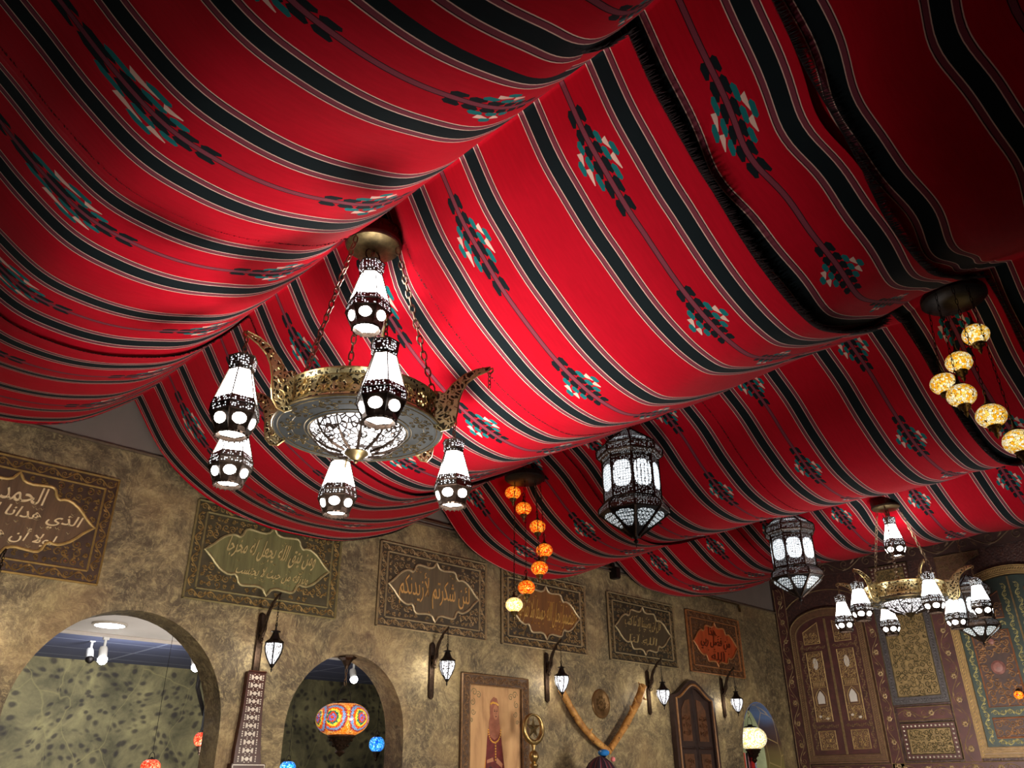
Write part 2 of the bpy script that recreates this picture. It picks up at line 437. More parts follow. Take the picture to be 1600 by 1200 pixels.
# ------------------------------------------------------------------ tent fabric
MID = [(-.9, 4.02), (-.5, 3.95), (-.1, 3.75), (.2, 3.53), (.4, 3.37), (.6, 3.25), (.8, 3.215), (1.0, 3.225), (1.2, 3.28), (1.42, 3.38), (1.6, 3.55), (1.74, 3.74),
 (1.87, 3.55), (2.0, 3.42), (2.16, 3.28), (2.33, 3.17), (2.5, 3.08), (2.67, 3.02), (2.85, 2.985), (3.05, 2.985), (3.25, 3.045), (3.5, 3.15), (4.0, 3.4), (4.55, 3.745),
 (4.79, 3.6), (5.02, 3.41), (5.31, 3.235), (5.65, 3.165), (5.95, 3.2), (6.3, 3.3), (6.7, 3.44), (7.1, 3.58),
 (7.43, 3.42), (7.75, 3.32), (8.1, 3.32), (8.4, 3.37), (8.8, 3.48), (9.6, 3.75), (10.65, 4.0)]
WALLP = [(-.9, 3.9), (-.6, 3.75), (.2, 3.45), (.6, 3.36), (1.0, 3.36), (1.28, 3.42), (1.46, 3.51), (1.74, 3.74), (2.013, 3.397), (2.387, 3.17), (2.81, 3.065), (3.2, 3.05), (3.56, 3.08), (4.0, 3.22), (4.3, 3.39), (4.55, 3.60),
 (4.88, 3.297), (5.293, 3.155), (5.7, 3.12), (6.1, 3.157), (6.6, 3.33), (7.1, 3.52), (7.515, 3.30), (7.9, 3.262), (8.262, 3.264), (8.8, 3.345), (9.28, 3.436), (10.65, 3.87)]
def interp(K, x):
    if x <= K[0][0]: return K[0][1]
    if x >= K[-1][0]: return K[-1][1]
    for i in range(len(K) - 1):
        a, b = K[i], K[i + 1]
        if x <= b[0]:
            h = b[0] - a[0]; t = (x - a[0]) / h
            def sl(j):
                if j <= 0 or j >= len(K) - 1: return (K[min(j + 1, len(K) - 1)][1] - K[max(j - 1, 0)][1]) / (K[min(j + 1, len(K) - 1)][0] - K[max(j - 1, 0)][0])
                return (K[j + 1][1] - K[j - 1][1]) / (K[j + 1][0] - K[j - 1][0])
            peak = lambda j: K[j][0] in (1.74, 4.55, 7.1)
            s0 = (b[1] - a[1]) / h if peak(i) else sl(i)
            s1 = (b[1] - a[1]) / h if peak(i + 1) else sl(i + 1)
            t2, t3 = t * t, t * t * t
            return a[1] * (2 * t3 - 3 * t2 + 1) + s0 * h * (t3 - 2 * t2 + t) + b[1] * (-2 * t3 + 3 * t2) + s1 * h * (t3 - t2)
DYK = [(-.9, .06), (.6, .02), (1.74, 0), (4.55, .14), (7.1, .09), (10.65, .09)]
PHK = [(-.9, -1.0), (.55, 0), (1.42, 1), (1.95, 2), (2.7, 3), (4.6, 6), (5.23, 7), (7.28, 10), (8.6, 11.7), (10.65, 14)]
def plin(K, x):
    for a, b in zip(K, K[1:]):
        if x <= b[0]: return a[1] + (x - a[0]) / (b[0] - a[0]) * (b[1] - a[1])
    return K[-1][1]
def sstep(a, b, x):
    t = max(0, min(1, (x - a) / (b - a))); return t * t * (3 - 2 * t)
def fab_z(x, y, dz=0.0, seed=0):
    t = sstep(3.9, 5.5, y)
    z = interp(MID, x) * (1 - t) + interp(WALLP, x) * t
    bel = 1.0
    for p in (1.74, 4.55, 7.1): bel = min(bel, abs(x - p) / .5)
    r = .010 * math.sin(y * 7.1 + x * .7) + .004 * math.sin(y * 17 + 1.3 * x)
    z += r * bel
    # the cloths are tucked up round the lamp mounts
    for (lx, ly, am, sg) in ((1.77, 2.69, .17, .13), (4.60, 4.45, .10, .16), (4.30, .95, .12, .18), (7.30, 2.55, .07, .14), (4.55, 3.32, .05, .06)):
        q = (x - lx) ** 2 + (y - ly) ** 2
        if q < sg * sg * 6: z += am * math.exp(-q * q / (sg ** 4 * 2)) * (1 if abs(x - lx) > 0 else 1)
    # the cloths toward the viewer's right hang a little higher
    z += (.14 * sstep(2.7, .3, y) if 1.74 < x < 4.55 else .05 * sstep(1.35, .3, y)) * bel + .07 * sstep(1.2, .6, y) * (1 - bel)
    return z + dz
def sheet(name, label, yc, y0, y1, dz, seed, X0=-.9, X1=10.6, wob=0.0, fringe=None, pho=0.0, drop=0.0):
    xs = []; x = X0
    while x < X1 - 1e-6:
        xs.append(x); near = min(abs(x - p) for p in (1.74, 4.55, 7.1))
        st = .012 if near < .06 else .03
        for p in (1.74, 4.55, 7.1):
            if x < p < x + st: st = p - x
        x += max(st, .004)
    xs.append(X1)
    ny = max(3, int((y1 - y0) / .03)); vs = []; uv = []
    def wb(x, v): return wob * (math.sin(x * 5.3 + seed) * .6 + math.sin(x * 11 + seed * 2) * .4) * (.6 + .4 * math.sin(v * 8 + seed))
    for x in xs:
        dy = plin(DYK, x); ph = plin(PHK, x)
        for j in range(ny + 1):
            v = lerp(y0, y1, j / ny) - yc
            y = yc + v + dy + wb(x, v) + (.045 * math.exp(-((x - 2.25) / .14) ** 2) - .03 * math.exp(-((x - 2.75) / .2) ** 2) if wob else 0)
            if y > YW - .06: y = YW - .06
            edge = 0.0
            if fringe is not None and j < 2: edge = -.012 * (2 - j) / 2
            vs.append((x, y, fab_z(x, yc + v, dz if not (drop and x < 1.7) else dz - drop * sstep(1.7, 1.3, x), seed) + edge)); uv.append((ph + .5 + pho, v))
    fs = []
    m = ny + 1
    for i in range(len(xs) - 1):
        for j in range(ny): fs.append((i * m + j, i * m + j + 1, (i + 1) * m + j + 1, (i + 1) * m + j))
    mb = MB(); mb.v = vs; mb.f = fs
    root = mb.build(name, MAT['fabric'], smooth=False)
    for p in root.data.polygons: p.use_smooth = True
    ul = root.data.uv_layers.new(name='UVMap')
    for lp in root.data.loops: ul.data[lp.index].uv = uv[lp.vertex_index]
    tag(root, label, 'fabric canopy', 'striped cloths tented under the ceiling')
    if fringe is not None:
        # short wool fringe along the lower-y selvedge
        fb = MB(); rnd = random.Random(seed); x = X0
        L = fringe
        while x < X1 - .01:
            dy = plin(DYK, x); y = y0 + dy + wb(x, y0 - yc)
            z = fab_z(x, y0, dz, seed) - .010
            l = L * rnd.uniform(.6, 1.15); q = .0035; dx = rnd.uniform(-.01, .01)
            fb.add([(x - q, y + .004, z), (x + q, y + .004, z), (x + dx, y - l, z - l * rnd.uniform(.1, .5)), (x + dx * .5, y - l * .5, z - .006)], [(0, 1, 2), (0, 3, 2), (1, 3, 2)])
            x += .0032
        fb.build('fringe', MAT['fringe'], root)
    return root
MAT['fringe'] = simple('dark_wool_fringe', srgb(30, 12, 14), .95, 0, .5, 80, 0)
sheet('canopy_cloth', 'striped red cloth hung nearest the wall of calligraphy plaques, a narrow strip', 5.965, 5.20, 5.66, .0, 1.0)
sheet('canopy_cloth', 'striped red cloth second from the plastered wall, over the far part of the large chandelier', 4.585, 3.87, 5.275, -.012, 2.0, fringe=.012)
sheet('canopy_cloth', 'striped red cloth carrying the large chandelier canopy at its seam', 3.225, 2.555, 3.91, -.002, 3.0, fringe=.014)
sheet('canopy_cloth', 'bright striped red cloth between the chandelier and the first thick dark fringe', 1.81, 1.13, 2.58, -.016, 4.0, fringe=.045)
sheet('canopy_cloth', 'narrow visible striped red cloth between the two dark fringes', 1.283, .655, 1.235, .012, 5.0, wob=.016, fringe=.04, pho=-.22, drop=.07)
sheet('canopy_cloth', 'shadowed striped red cloth beyond the second dark fringe, at the upper right', .395, -1.1, .80, .035, 6.0, wob=.02, pho=.1)

# ------------------------------------------------------------------ scroll ornament helpers
def spiral(cx, cz, r, a0, turns, cw=1, n=16, r1=.18):
    out = []
    for i in range(n + 1):
        t = i / n; rr = r * (1 - t * (1 - r1)); a = a0 + cw * turns * 2 * PI * t
        out.append((cx + rr * math.cos(a), cz + rr * math.sin(a)))
    return out
def vine(mb, L, Wd, M, w=.006, h=.005, unit=None, y0=0.0, n=16):
    """undulating stem with a curl and a leaf in every lobe, along +x, centred on z=0"""
    unit = unit or Wd * 1.15
    k = max(1, round(L / unit)); u = L / k; A = Wd * .36
    pts = [(u * k * i / (10 * k), A * math.sin(PI * (i / 10))) for i in range(10 * k + 1)]
    mb.ribbon(pts, w, h, M, y0=y0)
    for i in range(k):
        s = 1 if i % 2 == 0 else -1
        cx, cz = u * (i + .5), -s * Wd * .02
        mb.ribbon(spiral(cx, cz, Wd * .30, PI / 2 * s + .3, 1.25, s, n), [w * .95 * (1 - .5 * j / n) for j in range(n + 1)], h, M, y0=y0)
        mb.ribbon([(cx + u * .3, s * Wd * .02), (cx + u * .42, -s * Wd * .16), (cx + u * .5, -s * Wd * .36)], [w * .5, w * 1.9, w * .3], h, M, y0=y0)
        mb.ribbon([(cx - u * .1, s * Wd * .42), (cx + u * .02, s * Wd * .32), (cx + u * .18, s * Wd * .3)], [w * .4, w * 2.1, w * .3], h, M, y0=y0)
def inside(poly, x, z):
    c = False; j = len(poly) - 1
    for i in range(len(poly)):
        xi, zi = poly[i]; xj, zj = poly[j]
        if (zi > z) != (zj > z) and x < (xj - xi) * (z - zi) / (zj - zi) + xi: c = not c
        j = i
    return c
def fill(mb, test, bb, cell, M, w=.005, h=.005, seed=1, y0=0.0, dots=None, n=14):
    rnd = random.Random(seed); x0, x1, z0, z1 = bb
    nx = max(1, round((x1 - x0) / cell)); nz = max(1, round((z1 - z0) / cell))
    for i in range(nx):
        for j in range(nz):
            cx = x0 + (i + .5) * (x1 - x0) / nx + rnd.uniform(-.12, .12) * cell; cz = z0 + (j + .5) * (z1 - z0) / nz + rnd.uniform(-.12, .12) * cell
            r = cell * rnd.uniform(.42, .5)
            if not all(test(cx + r * .9 * a, cz + r * .9 * b) for a, b in ((1, 0), (-1, 0), (0, 1), (0, -1))):
                r *= .55
                if not all(test(cx + r * a, cz + r * b) for a, b in ((1, 0), (-1, 0), (0, 1), (0, -1))): continue
            s = rnd.choice((-1, 1)); a0 = rnd.uniform(0, 2 * PI)
            mb.ribbon(spiral(cx, cz, r, a0, 1.4, s, n), [w * (1.15 - .6 * q / n) for q in range(n + 1)], h, M, y0=y0)
            for q in range(2):
                a = rnd.uniform(0, 2 * PI); b = (cx + r * math.cos(a), cz + r * math.sin(a)); t = (cx + r * 1.5 * math.cos(a + .5), cz + r * 1.5 * math.sin(a + .5))
                if test(*t): mb.ribbon([b, ((b[0] + t[0]) / 2 + w, (b[1] + t[1]) / 2), t], [w * .5, w * 1.8, w * .2], h, M, y0=y0)
            if dots is not None and rnd.random() < .4:
                dots.lathe([(.0, -.0), (r * .28, 0), (r * .2, .004), (0.0, .006)], 7, M @ T(cx, y0, cz) @ RX(PI / 2))

# Arabic shaping into presentation forms, drawn left to right
AR = {}
for ch, st, k in [('ء', 0xFE80, 1), ('آ', 0xFE81, 2), ('أ', 0xFE83, 2), ('ؤ', 0xFE85, 2), ('إ', 0xFE87, 2), ('ئ', 0xFE89, 4), ('ا', 0xFE8D, 2), ('ب', 0xFE8F, 4), ('ة', 0xFE93, 2), ('ت', 0xFE95, 4), ('ث', 0xFE99, 4), ('ج', 0xFE9D, 4), ('ح', 0xFEA1, 4), ('خ', 0xFEA5, 4), ('د', 0xFEA9, 2), ('ذ', 0xFEAB, 2), ('ر', 0xFEAD, 2), ('ز', 0xFEAF, 2), ('س', 0xFEB1, 4), ('ش', 0xFEB5, 4), ('ص', 0xFEB9, 4), ('ض', 0xFEBD, 4), ('ط', 0xFEC1, 4), ('ظ', 0xFEC5, 4), ('ع', 0xFEC9, 4), ('غ', 0xFECD, 4), ('ف', 0xFED1, 4), ('ق', 0xFED5, 4), ('ك', 0xFED9, 4), ('ل', 0xFEDD, 4), ('م', 0xFEE1, 4), ('ن', 0xFEE5, 4), ('ه', 0xFEE9, 4), ('و', 0xFEED, 2), ('ى', 0xFEEF, 2), ('ي', 0xFEF1, 4), ('\u0644\u0627', 0xFEFB, 2), ('\u0644\u0623', 0xFEF7, 2), ('\u0644\u0625', 0xFEF9, 2)]:
    AR[ch] = (st, k)
def shape(txt):
    toks = []; i = 0
    while i < len(txt):
        if txt[i:i + 2] in AR and len(txt[i:i + 2]) == 2: toks.append(txt[i:i + 2]); i += 2
        else: toks.append(txt[i]); i += 1
    out = []
    for i, t in enumerate(toks):
        if t not in AR: out.append(t); continue
        st, k = AR[t]
        prev = i > 0 and toks[i - 1] in AR and AR[toks[i - 1]][1] == 4
        nxt = i + 1 < len(toks) and toks[i + 1] in AR and AR[toks[i + 1]][1] >= 2 and k == 4
        if k == 1: f = 0
        elif k == 2: f = 1 if prev else 0
        else: f = 3 if (prev and nxt) else 1 if prev else 2 if nxt else 0
        out.append(chr(st + f))
    return ''.join(reversed(out))
def text_mesh(s, cx, cz, wd, ht, y0, depth, bold=.0, shear=0.0, arc=0.0):
    c = bpy.data.curves.new('lettering', 'FONT'); c.body = s; c.extrude = .02; c.offset = bold; c.resolution_u = 4
    o = bpy.data.objects.new('lettering', c); COL.objects.link(o)
    bpy.context.view_layer.update()
    me = bpy.data.meshes.new_from_object(o.evaluated_get(bpy.context.evaluated_depsgraph_get()))
    vs = [v.co.copy() for v in me.vertices]; fs = [tuple(p.vertices) for p in me.polygons]
    bpy.data.objects.remove(o); bpy.data.curves.remove(c); bpy.data.meshes.remove(me)
    if not vs: return MB()
    x0 = min(v.x for v in vs); x1 = max(v.x for v in vs); a0 = min(v.y for v in vs); a1 = max(v.y for v in vs)
    mb = MB(); out = []
    for v in vs:
        u = (v.x - x0) / (x1 - x0) - .5; q = (v.y - a0) / (a1 - a0) - .5
        out.append((cx + (u + shear * q) * wd, y0 - (depth if v.z > 0 else 0), cz + q * ht + arc * math.cos(u * PI)))
    mb.add(out, fs); return mb

# ------------------------------------------------------------------ calligraphy plaques
CUSP = [(.0, 1.0), (.03, .92), (.06, .83), (.11, .785), (.175, .77), (.27, .79), (.375, .81), (.42, .79), (.45, .73), (.46, .66), (.475, .60), (.50, .545), (.525, .53), (.57, .56), (.625, .56), (.69, .51), (.75, .44), (.82, .32), (.875, .20), (.94, .09), (1.0, 0.0)]
def cusped(a, b):
    q = [(x * a, z * b) for x, z in CUSP]
    return q + [(x, -z) for x, z in reversed(q[:-1])] + [(-x, -z) for x, z in q[1:]] + [(-x, z) for x, z in reversed(q[1:-1])]
def plaque(x0, x1, z0, z1, label, cground, cframe, cvine, crim, lines, ctext, seed, dotc):
    cx, cz = (x0 + x1) / 2, (z0 + z1) / 2; a, b = (x1 - x0) / 2, (z1 - z0) / 2
    t = thing('calligraphy_plaque', label, 'wall plaque', (cx, YW - .002, cz), 0, 'carved calligraphy plaques in a row along the wall')
    fr = simple('plaque_frame', cframe, .5, .1, .35, 18, .4); vn = simple('plaque_scroll', cvine, .45, .25, .35, 25, .2)
    rim = simple('plaque_rim', crim, .42, .3, .25, 30, .2); dk = simple('plaque_dots', dotc, .5, .1, .4, 40, .1)
    g = NT('plaque_ground'); co = g.coord(); nz = g.noise(g.mapping(co, (9, 9, 1)), 3, 6, .65, .6)
    gm = g.bsdf(g.ramp(nz, [(.3, tuple(c * .62 for c in cground[:3]) + (1,)), (.7, tuple(min(1, c * 1.25) for c in cground[:3]) + (1,))]), .5, .1, g.bump(nz, .3, .006))
    bw = .088
    ia, ib = a - bw, b - bw; ca, cb = ia - .004, ib - .002
    MB().box((0, -.008, 0), (2 * a, .016, 2 * b)).build('backboard', fr, t)
    MB().plate(cusped(ca, cb), (), -.0165, .002).build('lettering_ground', gm, t)
    rm = MB()
    for (aa, bb, ww, hh) in ((a - .005, b - .005, .014, .022), (a - bw + .006, b - bw + .006, .016, .018)):
        for (p, q) in (((-aa, -bb), (aa, -bb)), ((aa, -bb), (aa, bb)), ((aa, bb), (-aa, bb)), ((-aa, bb), (-aa, -bb))):
            rm.ribbon([p, q], ww, hh, y0=-.014)
    cp = cusped(ca * .985, cb * .975)
    rm.tube([(x, -.024, z) for x, z in cp], .010, 6, True)
    rm.build('rim_moulding', rim, t, True)
    vm = MB(); dm = MB(); Wv = bw - .026
    for (ox, oz, an, L) in ((-a + .02, b - bw / 2, 0, 2 * a - .04), (-a + .02, -b + bw / 2, 0, 2 * a - .04)):
        vine(vm, L, Wv, T(ox, 0, oz), .0085, .009, y0=-.016)
    for ox in (-a + bw / 2, a - bw / 2):
        vine(vm, 2 * (b - bw), Wv, T(ox, 0, -b + bw) @ RY(-PI / 2), .0085, .009, y0=-.016)
    cg = cusped(ca * 1.02, cb * 1.02)
    fill(vm, lambda x, z: abs(x) < ia - .01 and abs(z) < ib - .01 and not inside(cg, x, z), (-ia, ia, -ib, ib), .058, Matrix.Identity(4), .008, .010, seed, -.016, dm)
    vm.build('scrollwork', vn, t); dm.build('carved_flowers', dk, t)
    lm = simple('plaque_letters', ctext, .4, .2, .15, 40, .05)
    for ln in lines:
        tm = MB()
        s, lx, lz, lw, lh, bold = ln[:6]
        q = text_mesh(shape(s), lx, lz, lw, lh, -.0185, .007, bold, ln[6] if len(ln) > 6 else .06, ln[7] if len(ln) > 7 else 0)
        tm.add(q.v, q.f)
        rr_ = random.Random(seed + len(s))
        for _ in range(int(ln[3] * 22)):   # vowel marks
            mx, mz = ln[1] + rr_.uniform(-.46, .46) * ln[3], ln[2] + rr_.choice((-1, 1)) * ln[4] * rr_.uniform(.42, .62)
            tm.ribbon([(mx - .010, mz + .006), (mx, mz - .004), (mx + .011, mz + .009)], [.002, .0045, .002], .006, y0=-.0185)
        tm.build('calligraphy_line', lm, t)
    return t
gv = srgb(150, 122, 76)
plaque(.575, 1.777, 2.452, 3.165, 'brown relief plaque with three lines of cream calligraphy, cut by the left edge', srgb(98, 74, 50), srgb(58, 40, 28), srgb(150, 118, 70), srgb(178, 146, 88),
       [('الحمد لله', -.02, .135, .40, .115, .008, .05), ('الذي هدانا لهذا', .09, .0, .64, .105, .008), ('لولا أن هدانا الله', -.02, -.125, .62, .10, .008)], srgb(222, 202, 158), 11, srgb(110, 60, 36))
plaque(2.336, 3.572, 2.452, 3.16, 'olive green relief plaque half covered by the draped cloth', srgb(110, 108, 70), srgb(66, 60, 42), srgb(164, 136, 86), srgb(158, 146, 104),
       [('ومن يتق الله يجعل له مخرجا', .02, .06, .74, .17, .008), ('ويرزقه من حيث لا يحتسب', .04, -.10, .60, .10, .004)], srgb(192, 174, 122), 12, srgb(58, 66, 70))
plaque(3.962, 5.188, 2.452, 3.16, 'brown relief plaque with one bold interlaced tan calligraphy, above the second sconce', srgb(98, 84, 64), srgb(66, 56, 44), srgb(168, 142, 106), srgb(172, 152, 118),
       [('لئن شكرتم لأزيدنكم', .0, .0, .80, .30, -.006, .0), ], srgb(204, 158, 96), 13, srgb(60, 66, 66))
plaque(5.394, 6.612, 2.45, 3.16, 'wood brown relief plaque behind the string of orange globe lamps', srgb(122, 80, 42), srgb(58, 48, 36), srgb(156, 130, 90), srgb(176, 156, 122),
       [('واعتصموا بحبل الله جميعا ولا تفرقوا', .04, -.01, .84, .25, -.012)], srgb(208, 168, 96), 14, srgb(90, 58, 42))
plaque(6.99, 8.222, 2.447, 3.16, 'dark brown relief plaque with two lines and four orange corner flowers', srgb(74, 62, 44), srgb(50, 44, 34), srgb(124, 106, 76), srgb(164, 146, 110),
       [('قل لن يصيبنا إلا ما كتب', .0, .07, .66, .15, .0), ('الله لنا', -.02, -.10, .50, .08, .0)], srgb(172, 152, 104), 15, srgb(150, 84, 50))
plaque(8.484, 9.684, 2.443, 3.16, 'orange centred relief plaque with dark lettering, last before the carved wall', srgb(176, 74, 34), srgb(84, 56, 38), srgb(126, 90, 60), srgb(168, 112, 66),
       [('هذا', -.06, .15, .16, .10, .01), ('من فضل ربي', .0, .01, .66, .17, .01), ('الله', .02, -.14, .3, .10, .01)], srgb(90, 32, 14), 16, srgb(96, 52, 34))
# ------------------------------------------------------------------ chandelier parts
def chain(mb, p0, p1, link=.04, r=.0035, wd=.011):
    p0, p1 = Vector(p0), Vector(p1); d = p1 - p0; L = d.length; n = max(2, round(L / (link * .78))); d.normalize()
    q = d.to_track_quat('Z', 'Y').to_matrix().to_4x4()
    for i in range(n):
        c = p0 + d * (L * (i + .5) / n); l = L / n * 1.28 / 2
        pts = []
        for k in range(8):
            a = 2 * PI * k / 8; pts.append((wd * math.cos(a), 0, l * math.sin(a)))
        mb.tube(pts, r, 4, True, Matrix.Translation(c) @ q @ RZ(PI / 2 * (i % 2)))
    return mb
def hexlantern(parent, M, S=1.0, name='lantern', n=6):
    """hanging pierced lantern with six tapering panes; M places its hook point"""
    A = parent
    k = S
    ln = MB().lathe([(.040 * k, -.078 * k), (.046 * k, -.10 * k), (.088 * k, -.245 * k)], n, M, cap=False)
    o = ln.build(name, MAT['lamp_white'], A)
    crown = MB().lathe([(.006 * k, -.018 * k), (.030 * k, -.026 * k), (.054 * k, -.034 * k), (.052 * k, -.075 * k), (.043 * k, -.088 * k), (.045 * k, -.10 * k)], n, M)
    crown.build('crown', MAT['pierce_band'], o)
    rb = MB()
    for i in range(n):
        a = 2 * PI * i / n; c, s = math.cos(a), math.sin(a)
        rb.tube([(r * k * c, r * k * s, z * k) for r, z in ((.053, -.034), (.046, -.09), (.089, -.245), (.092, -.275), (.062, -.345))], .0030 * k, 4, M=M)
    for r, z in ((.0915, -.247), (.093, -.277), (.055, -.036), (.046, -.090)):
        rb.tube([(r * k * math.cos(2 * PI * i / n), r * k * math.sin(2 * PI * i / n), z * k) for i in range(n)], .0035 * k, 4, True, M)
    rb.build('ribs', MAT['bronze'], o)
    MB().lathe([(.083 * k, -.218 * k), (.0905 * k, -.245 * k), (.0925 * k, -.277 * k), (.081 * k, -.298 * k)], n, M, cap=False).build('pierced_band', MAT['pierce_band'], o)
    lw = MB().lathe([(.0925 * k, -.277 * k), (.064 * k, -.337 * k)], n, M, cap=False)
    lw.build('lower_cage', MAT['bronze'], o)
    wn = MB(); ap = math.cos(PI / n)
    for i in range(n):
        W_ = M @ RZ(2 * PI * (i + .5) / n + PI / 2) @ T(0, -.0785 * k * ap, -.307 * k) @ RX(R(25.5))
        wn.plate([(.026 * k * math.cos(2 * PI * q / 14), .021 * k * math.sin(2 * PI * q / 14)) for q in range(14)], (), -.0005, .0015 * k, W_)
    wn.lathe([(.052 * k, -.341 * k), (.0, -.341 * k)], n, M, cap=False)
    wn.build('round_panes', MAT['lamp_white'], o)
    bs = MB().lathe([(.064 * k, -.332 * k), (.064 * k, -.352 * k), (.056 * k, -.358 * k), (.052 * k, -.344 * k)], n * 2, M, cap=False)
    for i in range(18):
        a = 2 * PI * i / 18; bs.lathe([(0, -.004 * k), (.005 * k, 0), (0, .004 * k)], 5, M @ T(.06 * k * math.cos(a), .06 * k * math.sin(a), -.358 * k))
    bs.build('base_ring', MAT['bronze'], o)
    return o
TIPZ = .175   # above ring plane origin (z=2.665 -> 2.84)
def circ(r, z, n=72): return [(r * math.cos(2 * PI * i / n), r * math.sin(2 * PI * i / n), z) for i in range(n)]
def chandelier(name, label, loc, height, missing, seed, a0=9, FR=.357, chains=(-168, -48, 72), carved=True):
    """origin at the centre of the ring underside; height up to the canopy dish"""
    t = thing(name, label, 'chandelier', loc, 0)
    BR = .335
    MB().lathe([(BR, -.004), (BR, .014), (BR - .006, .022), (BR - .006, .098), (BR, .106), (BR + .006, .118), (BR + .004, .126), (BR - .016, .126), (BR - .016, .0)], 64).build('filigree_band', MAT['fil_gold'], t, True)
    sc = MB(); w = .0042
    for i in range(24):
        a = 2 * PI * i / 24; M = RZ(a) @ T(0, -(BR - .005), .06)
        for sx in (-1, 1):
            for sz in (-1, 1): sc.ribbon(spiral(sx * .017, sz * .018, .0155, PI / 2 * sz, 1.3, sx * sz, 11), w, .004, M)
        sc.ribbon([(0, -.036), (.036, 0), (0, .036), (-.036, 0)], w, .004, M, closed=True)
    sc.tube(circ(BR - .003, .022), .003, 4, True); sc.tube(circ(BR - .003, .098), .003, 4, True); sc.tube(circ(BR + .004, .122), .005, 5, True)
    sc.build('band_scrollwork', MAT['brass'], t)
    MB().lathe([(BR, .004), (FR - .004, .0), (FR, -.008), (FR - .008, -.014), (FR - .025, -.010), (.222, -.010), (.212, -.016), (.20, -.014)], 64, cap=False).build('flange', MAT['fil_dark'], t, True)
    rr = MB(); rr.tube(circ(FR - .003, -.009), .0055, 5, True); rr.tube(circ(FR - .024, -.0115), .0025, 5, True); rr.tube(circ(.224, -.012), .0025, 5, True); rr.tube(circ(.208, -.015), .004, 5, True)
    rr.build('rim_rings', MAT['brassdark'], t, True)
    fs = MB()
    for i in range(12):      # medallion scrolls on the flange underside
        a = 2 * PI * i / 12; M = RZ(a) @ T(0, -.278, -.0105) @ RX(PI / 2)
        for sx in (-1, 1):
            fs.ribbon(spiral(sx * .028, .0, .022, PI / 2, 1.4, sx, 12), .0035, .0035, M); fs.ribbon(spiral(sx * .014, .034, .013, 0, 1.1, sx, 9), .003, .003, M); fs.ribbon(spiral(sx * .016, -.032, .012, 0, 1.1, -sx, 9), .003, .003, M)
            fs.ribbon(spiral(sx * .056, .012, .010, 0, 1.2, sx, 8), .003, .003, M)
    fs.tube(circ(.278, -.0105), .0018, 4, True)
    fs.build('flange_scrollwork', MAT['brassdark'], t)
    b = MB().lathe([(.202, -.014), (.192, -.036), (.165, -.066), (.12, -.092), (.06, -.108), (.03, -.110)], 48, cap=False).build('glass_bowl', MAT['bowl'], t, True)
    bb = MB()
    for i in range(12):      # cast ribs and curls over the bowl
        a = 2 * PI * i / 12
        bb.tube([(r * math.cos(a), r * math.sin(a), z) for r, z in ((.203, -.015), (.194, -.038), (.167, -.069), (.122, -.095), (.062, -.112))], [.003, .004, .0045, .008, .006], 4)
        for q, rr_, zz in ((.13, .178, -.057), (-.13, .178, -.057), (.10, .14, -.085)):
            bb.tube([(rr_ * math.cos(a + q) + u, rr_ * math.sin(a + q) + v, zz + .0 - .6 * (u * math.cos(a + q) + v * math.sin(a + q)) * -1) for u, v in spiral(0, 0, .018, a, 1.1, 1 if q > 0 else -1, 9)], .0025, 4)
    bb.build('bowl_ribs', MAT['bronze'], b)
    MB().lathe([(.0, -.158), (.006, -.156), (.010, -.15), (.008, -.145), (.020, -.140), (.036, -.126), (.05, -.114), (.048, -.108), (.02, -.106)], 20).build('finial', MAT['brassdark'], t, True)
    MB().lathe([(BR - .016, .11), (.0, .10)], 32, cap=False).build('top_plate', MAT['bronze'], t)
    for i in range(6):
        a = R(a0 + 60 * i); M = RZ(a)
        out = [(.376, -.02), (.40, -.035), (.43, -.03), (.452, -.005), (.46, .03), (.463, .07), (.475, .11), (.495, .142), (.53, .166), (.575, .182), (.58, .194), (.53, .190), (.485, .174), (.44, .14), (.41, .105), (.392, .115), (.378, .12)]
        q = lambda x, z: (BR + .002 + (x - .376) * (.574 - BR) / .204, z * 1.2)
        out = [q(*p) for p in out]
        arm = MB().plate(out, (), .0035, .007, M, back=True).build('arm', MAT['fil_gold'], t)
        rim = MB(); rim.tube([(x, 0, z) for x, z in out], .0048, 5, True, M)
        for sx in (-1, 1):
            for cx, cz, r in ((.425, .015, .024), (.428, .068, .020), (.44, .112, .014), (.395, .055, .012), (.478, .145, .010)):
                p = q(cx, cz); rim.ribbon(spiral(p[0], p[1], r, 1 + cz * 9, 1.3, 1 if cz < .05 else -1, 10), .004, .004 * sx, M, y0=-.0035 * sx)
        rim.tube([(.572, 0, .222), (.586, 0, .228), (.588, 0, .212), (.574, 0, .200)], .004, 5, M=M)
        rim.build('arm_rim', MAT['brass'], arm)
        tip = M @ Vector((.572, 0, .206))
        if i == missing:
            chain(MB(), tip, tip - Vector((0, 0, .075)), .026, .0025, .007).build('empty_chain', MAT['chain'], t)
        else:
            chain(MB(), tip, tip - Vector((0, 0, .085)), .028, .003, .008).build('lantern_chain', MAT['chain'], t)
            hexlantern(t, T(tip.x, tip.y, tip.z - .06) @ RZ(R(17 * i + seed)), 1.0)
    H = height
    for q in chains:
        a = R(q)
        chain(MB(), (.325 * math.cos(a), .325 * math.sin(a), .12), (.115 * math.cos(a), .115 * math.sin(a), H - .01), .055, .0038, .012).build('chain', MAT['chain'], t)
    chain(MB(), (0, 0, H), (0, 0, H - .08), .04, .004, .012).build('chain', MAT['chain'], t)
    hexlantern(t, T(0, 0, H - .06) @ RZ(.3), 1.12, 'top_lantern')
    MB().lathe([(.128, H + .085), (.132, H + .08), (.132, H + .02), (.136, H + .012), (.130, H + .0)], 48).build('canopy', MAT['inlay_wood'] if carved else MAT['bronze'], t, True)
